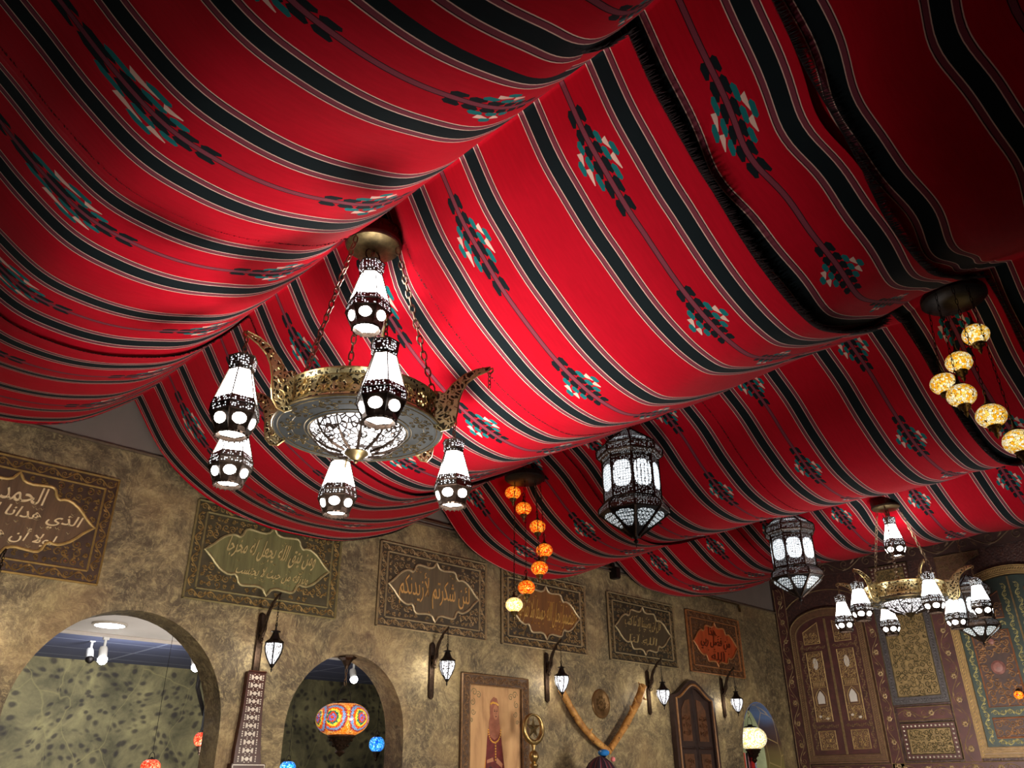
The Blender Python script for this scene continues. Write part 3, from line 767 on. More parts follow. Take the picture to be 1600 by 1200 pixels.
    if carved:
        zz = MB()
        for i in range(20):
            a = 2 * PI * i / 20; zz.ribbon([(-.018, -.012), (-.008, .014), (.004, -.012), (.016, .014)], .005, .003, RZ(a) @ T(0, -.131, H + .05))
        zz.build('canopy_carving', MAT['bronze2'], t)
    MB().lathe([(.130, H + .012), (.126, H - .004), (.09, H - .016), (.03, H - .022), (.0, H - .022)], 40, cap=False).build('canopy_dish', MAT['brassdark'], t, True)
    lp = MB(); lp.tube([(.04 * math.cos(x), 0, H - .05 + .035 * math.sin(x)) for x in [2 * PI * i / 14 for i in range(14)]], .004, 5, True); lp.build('hook_ring', MAT['bronze'], t)
    return t
ch1 = chandelier('chandelier', 'large brass filigree chandelier with pierced white lanterns, nearest the viewer, one arm empty', (1.765, 2.69, 2.655), .945, 5, 0, a0=4)
ch2 = chandelier('chandelier', 'smaller far brass chandelier with six glowing lanterns in front of the carved wall', (7.30, 2.55, 2.655), .86, None, 10, a0=39, FR=.342, carved=False)
ch2.scale = (.95,) * 3

# ------------------------------------------------------------------ large octagonal lanterns
def big_lantern(label, loc, sc=1.0, rz=0.0):
    t = thing('octagonal_lantern', label, 'hanging lantern', loc, rz, 'large pierced octagonal lanterns'); t.scale = (sc,) * 3
    n = 8; a0 = PI / 8
    MB().lathe([(.0, -.02), (.02, -.03), (.232, -.192), (.242, -.205)], n, a0=a0, cap=False).build('cap', MAT['pierce_dark'], t)
    MB().lathe([(.242, -.205), (.240, -.255), (.225, -.275), (.204, -.283)], n, a0=a0, cap=False).build('cap_rim', MAT['pierce_dark'], t)
    MB().lathe([(.203, -.272), (.203, -.60), (.215, -.615)], n, a0=a0, cap=False).build('body', MAT['pierce_lit'], t)
    MB().lathe([(.213, -.612), (.25, -.655), (.25, -.69)], n, a0=a0, cap=False).build('skirt', MAT['pierce_dark'], t)
    MB().lathe([(.25, -.69), (.03, -.855), (.0, -.865)], n, a0=a0, cap=False).build('lower_cone', MAT['iron'], t)
    fm = MB()
    for i in range(n):
        a = a0 + 2 * PI * i / n; c, s = math.cos(a), math.sin(a)
        fm.tube([(r * c, r * s, z) for r, z in ((.02, -.028), (.233, -.190), (.243, -.207), (.241, -.257), (.205, -.284), (.205, -.60), (.252, -.655), (.252, -.692), (.03, -.858))], .0075, 5)
    for r, z in ((.244, -.206), (.241, -.257), (.206, -.30), (.206, -.597), (.252, -.69), (.216, -.617)):
        fm.tube([(r * math.cos(a0 + 2 * PI * i / n), r * math.sin(a0 + 2 * PI * i / n), z) for i in range(n)], .006, 5, True)
    fm.build('frame', MAT['bronze'], t)
    def scallop(cx, cz, hw, hh, k=26, p=.5, sq=1.0):
        out = []
        for i in range(k * 2):
            a = 2 * PI * i / (k * 2); c, s = math.cos(a), math.sin(a)
            e = 1 + .035 * (i % 2)
            out.append((cx + hw * e * abs(c) ** p * (1 if c > 0 else -1), cz + hh * e * abs(s) ** p * (1 if s > 0 else -1)))
        return out
    ap = .203 * math.cos(PI / 8)
    for i in range(n):
        M = RZ(2 * PI * i / n + PI / 2)
        MB().plate(scallop(0, -.435, .064, .096, 20, .62), (), -ap - .001, .003, M).build('window', MAT['lattice_hot'], t)
        # cone window (fan shape) on the sloped lower facet
        fan = []
        for j in range(13):
            a = PI * j / 12; fan.append((.066 * math.cos(a), .02 + .030 * math.sin(a)))
        fan += [(-.05, -.02), (-.034, -.065), (-.02, -.085), (-.012, -.095), (-.006, -.083), (0, -.098), (.006, -.083), (.012, -.095), (.02, -.085), (.034, -.065), (.05, -.02)]
        a1 = .25 * math.cos(PI / 8); an = math.atan2(.165, .22 * math.cos(PI / 8))
        Mc_ = M @ T(0, -a1, -.69) @ RX(PI / 2 - an) @ T(0, 0, -.075)
        MB().plate(fan, (), -.001, .003, Mc_).build('lower_window', MAT['lattice'], t)
        fan2 = [(.055 * math.cos(PI * j / 8), .01 + .022 * math.sin(PI * j / 8)) for j in range(9)] + [(-.03, -.005), (.03, -.005)]
        a2 = .232 * math.cos(PI / 8); an2 = math.atan2(.162, .212 * math.cos(PI / 8))
        MB().plate([(x, -z) for x, z in fan2][::-1], (), -.001, .003, M @ T(0, -a2, -.192) @ RX(-(PI / 2 - an2)) @ T(0, 0, .060)).build('cap_window', MAT['lattice'], t)
    fi = MB().lathe([(0, -.935), (.003, -.93), (.004, -.905), (.013, -.90), (.02, -.89), (.008, -.875), (.02, -.865), (.035, -.85)], 10); fi.build('finial', MAT['iron'], t)
    hk = MB(); hk.tube([(.016 * math.cos(2 * PI * i / 12), 0, -.02 + .02 * math.sin(2 * PI * i / 12)) for i in range(12)], .004, 5, True)
    hk.lathe([(.035, -.05), (.02, -.035), (.008, -.03)], 8); hk.build('hanging_ring', MAT['bronze'], t)
    return t
L1 = big_lantern('dark octagonal lantern with lattice windows hanging at the middle, nearest of three', (4.55, 3.32, 3.70), 1.0, .30)
L2 = copy_tree(L1, (7.03, 3.37, 3.60), 'blackened octagonal lantern hanging left of the far chandelier, second of three', rz=.55, scale=.96)
L3 = copy_tree(L1, (10.0, 2.80, 3.36), 'farthest octagonal lantern, hanging behind the far chandelier lamps before the carved wall', rz=.2, scale=.86)
hc = chain(MB(), (0, 0, -.02), (0, 0, .52), .05, .004, .012).build('hanging_chain', MAT['chain'], L3)
for src, ob in ((L2, 'x'),): pass

# ------------------------------------------------------------------ mosaic globe strings
def flower_rings(a, b, c, d):
    return [(0, d), (.16, a), (.3, c), (.48, b), (.66, a), (.84, d)]
org = mosaic_mat('orange_mosaic', [srgb(255, 120, 20), srgb(255, 150, 40), srgb(230, 70, 10), srgb(255, 175, 60), srgb(200, 40, 8)], 1.35, 120,
    ([(.07 * math.cos(a), .07 * math.sin(a), -.0) for a in (0, PI / 2, PI, 3 * PI / 2)], .034, [(0, srgb(200, 40, 10)), (.3, srgb(255, 190, 80)), (.55, srgb(190, 30, 8)), (.8, srgb(255, 140, 30))]))
yel = mosaic_mat('amber_mosaic', [srgb(255, 205, 90), srgb(255, 240, 200), srgb(250, 170, 30), srgb(255, 225, 150)], 1.0, 85,
    ([(.07 * math.cos(a), .07 * math.sin(a), .01) for a in (0, PI / 2, PI, 3 * PI / 2)], .04, [(0, srgb(255, 180, 20)), (.5, srgb(50, 18, 4)), (.62, srgb(255, 235, 190))]))
hotball = mosaic_mat('pale_orange_mosaic', [srgb(255, 225, 140), srgb(255, 240, 190), srgb(255, 190, 80)], 2.0, 130)
def globe(parent, p, mat, r=.069, top=True, name='globe'):
    M = T(*p)
    prof = [(.32 * r, .80 * r)] + [(r * math.cos(R(a)), .83 * r * math.sin(R(a))) for a in range(66, -68, -11)]
    g = MB().lathe(prof, 28, M, cap=False).build(name, mat, parent, True)
    h = MB().lathe([(.42 * r, -.70 * r), (.46 * r, -.80 * r), (.34 * r, -.95 * r), (.2 * r, -1.2 * r), (.13 * r, -1.3 * r), (.18 * r, -1.4 * r), (.04 * r, -1.7 * r), (0, -1.75 * r)], 14, M)
    for i in range(9):
        a = 2 * PI * i / 9; h.lathe([(0, -.1 * r), (.085 * r, 0), (0, .12 * r)], 6, M @ T(.36 * r * math.cos(a), .36 * r * math.sin(a), -1.0 * r))
    h.build('lower_cap', MAT['brassdark'], g, True)
    k = MB().lathe([(.44 * r, .70 * r), (.40 * r, .86 * r), (.2 * r, .98 * r), (.1 * r, 1.25 * r), (.05 * r, 1.6 * r), (0, 1.7 * r)], 14, M)
    k.tube([M @ Vector((.3 * r * math.cos(a) , 0, 1.5 * r + .5 * r * math.sin(a))) for a in [PI * i / 8 for i in range(9)]], .0025, 4)
    k.build('upper_cap', MAT['bronze'], g, True)
    return g
def cluster(name, label, canopy, balls, mats, r):
    t = thing(name, label, 'mosaic lamp', canopy, 0)
    MB().lathe([(.165, .03), (.17, .02), (.17, -.005), (.15, -.022), (.05, -.034), (.0, -.036)], 36).build('canopy', MAT['iron'], t, True)
    c = Vector(canopy)
    for i, b in enumerate(balls):
        p = Vector(b) - c
        g = globe(t, p, mats[i], r)
        up = Vector((p.x * .85, p.y * .85, -.02))
        chain(MB(), (p.x, p.y, p.z + r * 1.5), up, .045, .0018, .006).build('chain', MAT['iron'], t)
    return t
cluster('globe_lamp_string', 'spiral of seven small orange mosaic globe lamps hanging before the plaques', (4.60, 4.45, 3.585),
        [(4.655, 4.648, 3.52), (4.746, 4.613, 3.39), (4.8, 4.504, 3.22), (4.756, 4.392, 2.989), (4.645, 4.348, 2.817), (4.541, 4.395, 2.658), (4.5, 4.492, 2.534)], [org] * 6 + [hotball], .068)
def sc_(p, k=.95): return (p[0] * k, p[1] * k, 1.3 + (p[2] - 1.3) * k)
cluster('globe_lamp_cluster', 'cluster of amber star-patterned mosaic globe lamps at the right edge under a dark canopy', sc_((4.7, 1.0, 3.83)),
        [sc_(p) for p in [(4.9, .985, 3.662), (4.865, 1.105, 3.509), (4.748, 1.186, 3.354), (4.511, 1.058, 3.157), (4.505, .947, 2.998), (4.542, .869, 2.84)]], [yel] * 6, .072)

# single mosaic lamps in the arches
def pendant(name, label, loc, mat, r, squash, top_z, capname=True, hangtop=None):
    t = thing(name, label, 'mosaic lamp', loc, 0)
    prof = [(r * math.cos(R(a)) ** .8 if abs(a) < 89 else 0.3 * r, squash * r * math.sin(R(a))) for a in range(64, -66, -8)]
    MB().lathe(prof, 40, cap=False).build('globe', mat, t, True)
    q = squash * r
    h = MB().lathe([(.50 * r, -.90 * q), (.52 * r, -1.0 * q), (.42 * r, -1.15 * q), (.24 * r, -1.55 * q), (.14 * r, -1.75 * q), (.2 * r, -1.9 * q), (.05 * r, -2.1 * q), (0, -2.15 * q)], 18)
    for i in range(12):
        a = 2 * PI * i / 12
        h.lathe([(0, -.05 * r), (.05 * r, 0), (0, .07 * r)], 6, T(.40 * r * math.cos(a), .40 * r * math.sin(a), -1.22 * q)); h.lathe([(0, -.05 * r), (.045 * r, 0), (0, .07 * r)], 6, T(.28 * r * math.cos(a), .28 * r * math.sin(a), -1.52 * q))
    h.build('lower_cap', MAT['bronze'], t, True)
    k = MB().lathe([(.46 * r, .88 * q), (.42 * r, 1.0 * q), (.18 * r, 1.08 * q), (.12 * r, 1.2 * q)], 16)
    k.tube([(.30 * r * math.cos(a), 0, 1.0 * q + .62 * r * math.sin(a)) for a in [PI * i / 10 for i in range(11)]], .003, 5)
    k.build('upper_cap', MAT['iron'], t, True)
    (chain(MB(), (0, 0, 1.0 * q + .62 * r), (0, 0, top_z - loc[2]), .05, .0035, .010) if capname else MB().tube([(0, 0, q + .6 * r), (0, 0, top_z - loc[2])], .002, 5)).build('chain' if capname else 'cord', MAT['chain'] if capname else MAT['iron'], t)
    if capname:
        zt = top_z - loc[2]
        MB().lathe([(.012, zt - .09), (.02, zt - .07), (.045, zt - .03), (.075, zt - .012), (.075, zt)], 8).build('ceiling_cap', MAT['bronze'], t)
    return t
fl4 = [(math.cos(a) * .20, math.sin(a) * .20, .005) for a in (R(-10), R(-78), R(-146), R(102), R(170))]
omos = mosaic_mat('medallion_mosaic', [srgb(255, 140, 40), srgb(255, 190, 110), srgb(250, 120, 20), srgb(255, 160, 60)], 1.05, 110,
    (fl4, .115, [(0, srgb(215, 70, 40)), (.12, srgb(90, 110, 190)), (.22, srgb(215, 60, 20)), (.32, srgb(30, 110, 90)), (.43, srgb(250, 210, 60)), (.55, srgb(235, 90, 30)), (.7, srgb(120, 150, 190)), (.86, srgb(160, 60, 60))]))
pendant('arch_pendant_lamp', 'orange mosaic lamp with blue and yellow medallions hanging in the middle arch', (3.806, YW + .12, 1.745), omos, .205, .60, 2.208)
ymos = mosaic_mat('pale_yellow_mosaic', [srgb(255, 235, 160), srgb(255, 250, 220), srgb(255, 225, 120), srgb(255, 250, 235)], 1.5, 70,
    ([(.18 * math.cos(R(-115)), .18 * math.sin(R(-115)), .01)], .09, [(0, srgb(255, 235, 150)), (.25, srgb(255, 255, 245)), (.45, srgb(250, 205, 80)), (.55, srgb(255, 252, 235)), (.8, srgb(200, 205, 140))]))
pendant('arch_pendant_lamp', 'glowing pale yellow mosaic lamp hanging in the far pointed arch', (9.90, YW + .12, 1.765), ymos, .185, .72, 2.18)
blu = mosaic_mat('blue_mosaic', [srgb(20, 120, 230), srgb(60, 170, 255), srgb(10, 80, 200), srgb(120, 200, 255)], 1.4, 90)
redm = mosaic_mat('red_mosaic', [srgb(255, 90, 60), srgb(230, 50, 30), srgb(255, 130, 90)], 1.4, 90)
pendant('background_pendant_lamp', 'bright blue globe lamp seen through the right edge of the middle arch', (5.10, 7.0, 1.64), blu, .075, .95, 2.53, False)
pendant('background_pendant_lamp', 'small light blue lamp at the bottom left of the middle arch', (4.15, 7.0, 1.43), blu, .07, .8, 2.53, False)
pendant('background_pendant_lamp', 'dark capped coral red lamp at the bottom of the large left arch', (2.925, 7.0, 1.43), redm, .075, .8, 2.53, False)
pendant('background_pendant_lamp', 'coral globe lamp half hidden behind the right side of the large left arch', (3.31, 7.0, 1.64), redm, .06, .95, 2.53, False)

# track lights and screen in the neighbouring room
def spot(label, loc, lit=True, a=.5):
    t = thing('track_spotlight', label, 'spotlight', loc)
    wp = simple('white_plastic', srgb(220, 218, 214), .4, 0, .05, 20, 0)
    MB().lathe([(.012, .13), (.012, .05)], 8).box((0, 0, .135), (.05, .03, .03)).build('stem', wp, t)
    M = RX(-a) 
    MB().lathe([(.03, .06), (.036, .04), (.036, -.03), (.034, -.05)], 18, M).build('housing', wp, t, True)
    MB().lathe([(.0, -.098), (.022, -.092), (.040, -.07), (.040, -.045)], 18, M, cap=False).build('bulb', MAT['spot_on'] if lit else MAT['iron'], t, True)
    return t
MAT['spot_on'] = glow_mat('spot_bulb', (.95, .98, 1, 1), 40)
tr = MB().box((0, 0, 0), (1.35, .035, .03), bev=.004).build('track_rail', simple('rail_white', srgb(190, 180, 172), .5, 0, .05, 20, 0), loc=(2.98, 7.9, 2.515)); tag(tr, 'white lighting track on the ceiling edge seen through the large left arch', 'light track')
spot('lit white track spotlight near the middle of the large left arch', (2.70, 7.9, 2.36), True, .3)
spot('lit white track spotlight at the right side of the large left arch', (3.56, 7.9, 2.36), True, .5)
spot('unlit grey spotlight farther back in the large left arch', (2.95, 9.0, 2.49), False, .5)
spot('bright track spotlight behind the hanging lamp in the middle arch', (5.38, 7.9, 2.38), True, .4)
fl_ = thing('ceiling_lamp', 'round glaring ceiling lamp at the top of the large left arch', 'ceiling light', (2.52, 7.35, 2.528))  # glowing disc added in place of spotlight glare on the ceiling
MB().lathe([(.14, 0), (.14, -.012), (.12, -.016)], 28).build('rim', MAT['mother'], fl_); MB().lathe([(.12, -.0155), (.08, -.024), (0, -.027)], 28, cap=False).build('diffuser', MAT['spot_on'], fl_, True)
tv = thing('wall_screen', 'dark flat screen turned edge-on at the right side of the large left arch', 'screen', (3.80, 8.0, 1.80), R(62))
MB().box((0, 0, 0), (.52, .04, .46), bev=.008).build('bezel', simple('black_plastic', srgb(24, 26, 30), .4, 0, .1, 20, 0), tv)
MB().box((0, -.0215, 0), (.48, .003, .42)).build('panel', simple('screen_glass', srgb(52, 62, 70), .15, 0, .1, 4, 0), tv)
MB().tube([(0, .02, .1), (0, .12, .35), (0, .12, .72)], .02, 8).build('ceiling_bracket', MAT['iron'], tv)

# ------------------------------------------------------------------ wall sconces
def sconce(label, x, zp, dist, zl):
    t = thing('wall_sconce', label, 'wall lamp', (x, YW - .002, zp), 0, 'iron wall sconces along the plastered wall')
    pl = MB(); o = []
    for i in range(9):
        a = PI * i / 8; o.append((.024 * math.cos(a), .20 + .024 * math.sin(a)))
    for i in range(9):
        a = PI + PI * i / 8; o.append((.024 * math.cos(a), -.20 + .024 * math.sin(a)))
    pl.plate(o, (), 0, .012)
    pl.ribbon(o, .010, .008, closed=True, y0=-.010)
    pl.build('back_plate', MAT['bronze'], t)
    ar = MB(); d = dist
    P = [(0, -.014, .03), (0, -.045, .06), (0, -.06, .13), (0, -.09, .21), (0, -.15, .285), (0, -.21, .325), (0, -d - .01, .335)]
    ar.tube(P, [.014, .017, .016, .014, .011, .009, .007], 6)
    P2 = [(0, -.012, .12), (0, -.05, .05), (0, -.085, .10), (0, -.085, .16), (0, -.12, .23)]
    ar.tube(P2, .006, 5)
    for (cy, cz, r, s) in ((-.042, .10, .026, 1), (-.045, .03, .022, -1), (-.095, .20, .022, 1), (-.14, .262, .015, -1)):
        ar.tube([(0, cy + a, cz + b) for a, b in spiral(0, 0, r, 0, 1.3, s, 12)], .0045, 5)
    ar.lathe([(0, -.03), (.014, -.02), (.02, 0), (.014, .02), (0, .03)], 8, T(0, -.03, .08) @ RX(PI / 2))
    ar.build('scroll_arm', MAT['bronze'], t)
    zt = .335; dz = zl - zp      # lantern centre relative to plate centre
    ch = MB(); chain(ch, (0, -d, zt - .003), (0, -d, dz + .155), .024, .0022, .006)
    ch.tube([(0, -d + .013 * math.cos(a), dz + .16 + .013 * math.sin(a)) for a in [2 * PI * i / 12 for i in range(12)]], .003, 5, True)
    ch.build('chain', MAT['iron'], t)
    M = T(0, -d, dz)
    cp = MB().lathe([(0, .150), (.006, .145), (.008, .125), (.034, .118), (.036, .112), (.020, .108), (.028, .085), (.040, .062), (.066, .045), (.068, .036)], 8, M)
    cp.build('bell_cap', MAT['iron'], t)
    n = 6
    gl = MB().lathe([(.060, .038), (.066, .010), (.060, -.025), (.042, -.065), (.020, -.098), (.008, -.112)], n, M, cap=False)
    gl.build('glass', MAT['sconce_glass'], t)
    rb = MB()
    for i in range(n):
        a = 2 * PI * i / n
        rb.tube([(r * math.cos(a), -d + r * math.sin(a), dz + z) for r, z in ((.063, .038), (.069, .010), (.063, -.025), (.045, -.065), (.022, -.10), (.006, -.125))], .005, 4)
    rb.lathe([(.0, -.160), (.004, -.155), (.007, -.14), (.004, -.132), (.012, -.122), (.022, -.105)], 8, M)
    rb.tube([(.068 * math.cos(2 * PI * i / n), -d + .068 * math.sin(2 * PI * i / n), dz + .036) for i in range(n)], .005, 4, True)
    rb.build('ribs_and_point', MAT['iron'], t)
    L = bpy.data.lights.new('sconce_light', 'POINT'); L.energy = 2.2; L.color = (1, .90, .74); L.shadow_soft_size = .04
    lo = bpy.data.objects.new('sconce_light', L); COL.objects.link(lo); lo.location = (x, YW - d + .09, zl - .01)
    return t
for i, (lb, x, zp, d, zl) in enumerate([
    ('iron sconce cut off by the left edge beside the large arch', 1.165, 2.20, .23, 2.10),
    ('iron scroll sconce with lattice glass above the inlaid wooden strip', 2.955, 2.20, .23, 2.153),
    ('iron scroll sconce with lattice glass just left of the framed painting top', 4.571, 2.15, .21, 2.171),
    ('white glowing sconce above the left end of the V of branches', 6.003, 2.20, .20, 2.157),
    ('white glowing sconce between the V of branches and the wooden shutters', 7.625, 2.16, .20, 2.132),
    ('white glowing sconce right of the wooden shutters, beside the far arch', 9.126, 2.19, .19, 2.128)]):
    sconce(lb, x, zp, d, zl)

# ------------------------------------------------------------------ things on the plastered wall
# inlaid strip
t = thing('inlaid_wood_strip', 'tall dark red wooden strip inlaid with pearl medallions under the first full sconce', 'wall hanging', (2.96, YW - .002, 1.2))
s = MB(); out = [(-.10, .22), (-.10, .30), (-.092, .42), (-.082, .56), (-.076, .815), (.06, .815), (.066, .56), (.078, .42), (.09, .30), (.105, .22)]
s.plate(out, (), 0, .045).ribbon([(-.078, .815), (.062, .815)], .012, .01, y0=-.045)
s.plate([(-.12, .0), (.13, .0), (.13, .225), (-.12, .225)], (), 0, .06)
s.build('board', MAT['inlay_wood'], t)
s = MB()
for i in range(11):
    z = .775 - i * .052; wd = lerp(.062, .08, max(0, (i - 5) / 6)); sh = -.008
    s.lathe([(0, -.002), (.013, -.002), (.013, .0), (0, .0)], 12, T(sh, -.0465, z) @ RX(PI / 2))
    for sx in (-1, 1):
        for q in (.027, .035): s.box((sh + sx * q, -.046, z), (.007, .003, .026 if q < .03 else .032))
        s.box((sh + sx * .018, -.046, z), (.01, .003, .006))
        for zz in (-.014, 0, .014): s.box((sh + sx * wd * .82, -.046, z + zz), (.008, .003, .008))
        for zz in (-.02, .02): s.box((sh + sx * .016, -.046, z + zz), (.008, .003, .005))
s.box((0.005, -.0615, .218), (.235, .003, .006)); s.box((-.112, -.0615, .11), (.005, .003, .21)); s.box((.122, -.0615, .11), (.005, .003, .21))
s.build('pearl_inlay', MAT['mother'], t)

# painting of a woman in a maroon dress
t = thing('framed_painting', 'carved frame with a painting of a standing veiled woman in a maroon dress', 'painting', (5.305, YW - .002, 1.52))
def ell(cx, cz, a, b, n=20, a0=0, a1=2 * PI): return [(cx + a * math.cos(a0 + (a1 - a0) * i / n), cz + b * math.sin(a0 + (a1 - a0) * i / n)) for i in range(n)]
MB().plate(rect(-.405, .41, -.7, .635), [rect(-.315, .33, -.62, .55)], 0, .035).build('frame', simple('carved_frame', srgb(84, 62, 44), .5, .1, .4, 40, .5), t)
s = MB(); vine(s, .79, .07, T(-.39, 0, .592), .007, .007, y0=-.035); 
for ox in (-.36, .37): vine(s, 1.2, .07, T(ox, 0, -.64) @ RY(-PI / 2), .007, .007, y0=-.035)
for p in (((-.405, -.7), (-.405, .635)), ((-.405, .635), (.41, .635)), ((.41, .635), (.41, -.7)), ((-.315, -.6), (-.315, .55)), ((-.315, .55), (.33, .55)), ((.33, .55), (.33, -.6))): s.ribbon(p, .014, .012, y0=-.033)
s.build('frame_scrollwork', simple('frame_scroll', srgb(140, 108, 76), .5, .2, .35, 30, .2), t)
g = NT('painted_canvas'); co = g.coord(); nz = g.noise(g.mapping(co, (4, 1, .9)), 2, 4, .6, .5)
MB().plate(rect(-.32, .335, -.63, .555), (), 0, .008).build('canvas', g.bsdf(g.ramp(nz, [(.3, srgb(150, 108, 74)), (.5, srgb(192, 150, 104)), (.72, srgb(206, 164, 116))]), .7), t)
s = MB()
for sx in (-1, 1):
    for (cx, cz, r, a) in ((.25, .49, .035, 0), (.20, .47, .03, 1), (.27, .41, .032, 2), (.26, .33, .028, 3), (.28, .26, .02, 0)):
        s.ribbon([(sx * a_ + .008, b_) for a_, b_ in spiral(cx, cz, r, a, 1.3, 1, 14)], .006, .002, y0=-.0085)
s.build('corner_scrolls', simple('green_grey_paint', srgb(104, 104, 74), .7, 0, .1, 20, 0), t)
s = MB(); s.plate([(-.085, .13), (-.07, .20), (-.04, .25), (.03, .25), (.07, .20), (.085, .12), (.12, -.10), (.15, -.40), (.155, -.68), (-.14, -.68), (-.115, -.3), (-.10, -.05)], (), 0, .010)
s.build('dress', simple('maroon_paint', srgb(104, 36, 34), .7, 0, .35, 25, .1), t)
s = MB(); s.plate([(-.10, -.02), (-.115, -.3), (-.14, -.68), (-.20, -.68), (-.17, -.45), (-.13, -.2)], (), 0, .0095); s.build('yellow_cloak', simple('ochre_paint', srgb(206, 136, 48), .7, 0, .2, 20, 0), t)
s = MB(); s.plate([(-.07, .17), (-.065, .25), (-.052, .30), (-.055, .38), (-.045, .43), (-.01, .462), (.03, .45), (.05, .40), (.052, .32), (.06, .26), (.075, .18), (.04, .13), (.0, .11), (-.04, .13)], (), 0, .0115)
s.build('veil', simple('rose_brown_paint', srgb(150, 92, 70), .7, 0, .2, 30, .1), t)
skn = simple('skin_paint', srgb(182, 124, 92), .7, 0, .1, 20, 0)
MB().plate(ell(.012, .335, .032, .062), (), 0, .013).build('face', skn, t)
MB().plate([(-.02, -.03), (-.09, -.05), (-.09, -.075), (-.01, -.06)], (), 0, .0125).build('hand', skn, t)
MB().plate([(.03, -.03), (.10, -.08), (.09, -.11), (.02, -.07)], (), 0, .0125).build('hand', skn, t)
s = MB(); s.plate(ell(.0, .345, .008, .005), (), 0, .0138); s.plate(ell(.027, .345, .006, .005), (), 0, .0138); s.plate(ell(.017, .30, .009, .004), (), 0, .0138)
s.ribbon([(.016, .345), (.021, .32), (.015, .315)], .003, .001, y0=-.013); s.ribbon([(-.01, .357), (.006, .359)], .003, .001, y0=-.013); s.ribbon([(.02, .358), (.034, .356)], .003, .001, y0=-.013)
s.plate(ell(.045, -.17, .04, .045), (), 0, .0135); s.plate(ell(-.045, -.15, .035, .05), (), 0, .0132)
s.build('features_and_pot', simple('umber_paint', srgb(48, 26, 24), .7, 0, .15, 20, 0), t)
s = MB(); s.ribbon([(-.05, .40), (-.02, .415), (.02, .41), (.048, .395)], .016, .003, y0=-.0115)
for i in range(17):
    a = PI * i / 16; s.plate(ell(-.0 + .075 * math.cos(a), .19 - .10 * math.sin(a), .007, .007, 7), (), 0, .0145)
for i in range(7): s.plate(ell(.012, .085 - i * .022, .007, .008, 7), (), 0, .0145)
s.build('gold_jewellery', simple('gold_paint', srgb(226, 170, 74), .4, .2, .1, 20, 0), t)

# star in a crescent on a brass pole
t = thing('brass_finial_pole', 'brass pole topped by a ring crescent with a five-pointed star, before the painting frame', 'finial', (5.50, YW - .30, 0))
s = MB(); cz = 1.718; ring = []
N = 40
for i in range(N):
    a = -PI / 2 + .0 + 2 * PI * i / N; ring.append((.112 * math.cos(a), 0, cz + .112 * math.sin(a)))
s.tube(ring, [.012 + .013 * abs(math.sin((-PI / 2 + 2 * PI * i / N) / 2 + PI / 4 + PI / 2)) for i in range(N)], 10, True); s.build('crescent', MAT['brass'], t, True)
s = MB(); st = []
for i in range(10):
    a = PI / 2 + PI * i / 5; r = .092 if i % 2 == 0 else .034; st.append((r * math.cos(a), cz + r * math.sin(a)))
vs = [(x, 0, z) for x, z in st] + [(0, -.018, cz), (0, .018, cz)]
s.add(vs, [(i, (i + 1) % 10, 10) for i in range(10)] + [((i + 1) % 10, i, 11) for i in range(10)]); s.build('star', MAT['brassdark'], t)
s = MB().lathe([(.0, 0), (.16, 0), (.16, .02), (.03, .05), (.02, .1), (.018, 1.30), (.03, 1.36), (.02, 1.40), (.035, 1.42), (.036, 1.43), (.018, 1.445), (.03, 1.46), (.042, 1.485), (.044, 1.505), (.03, 1.53), (.016, 1.54), (.013, 1.56), (.02, 1.575), (.02, 1.585), (.012, 1.60)], 24)
s.build('pole', MAT['brass'], t, True)

# embossed round copper plate
t = thing('copper_wall_plate', 'round embossed copper plate on the wall within the V of branches', 'wall plate', (6.805, YW - .002, 2.003))
s = MB().lathe([(.0, .006), (.085, .008), (.10, .018), (.132, .016), (.140, .008), (.140, 0)], 40, RX(PI / 2)); s.build('dish', simple('copper', srgb(136, 106, 70), .35, .75, .35, 12, .5), t, True)
s = MB()
for i in range(10): a = 2 * PI * i / 10; s.ribbon(spiral(.06 * math.cos(a), .06 * math.sin(a), .018, a, 1.2, 1, 8), .005, .004, y0=-.009)
s.ribbon(spiral(0, 0, .03, 0, 1.2, 1, 10), .005, .004, y0=-.008); s.build('embossing', MAT['brassdark'], t)

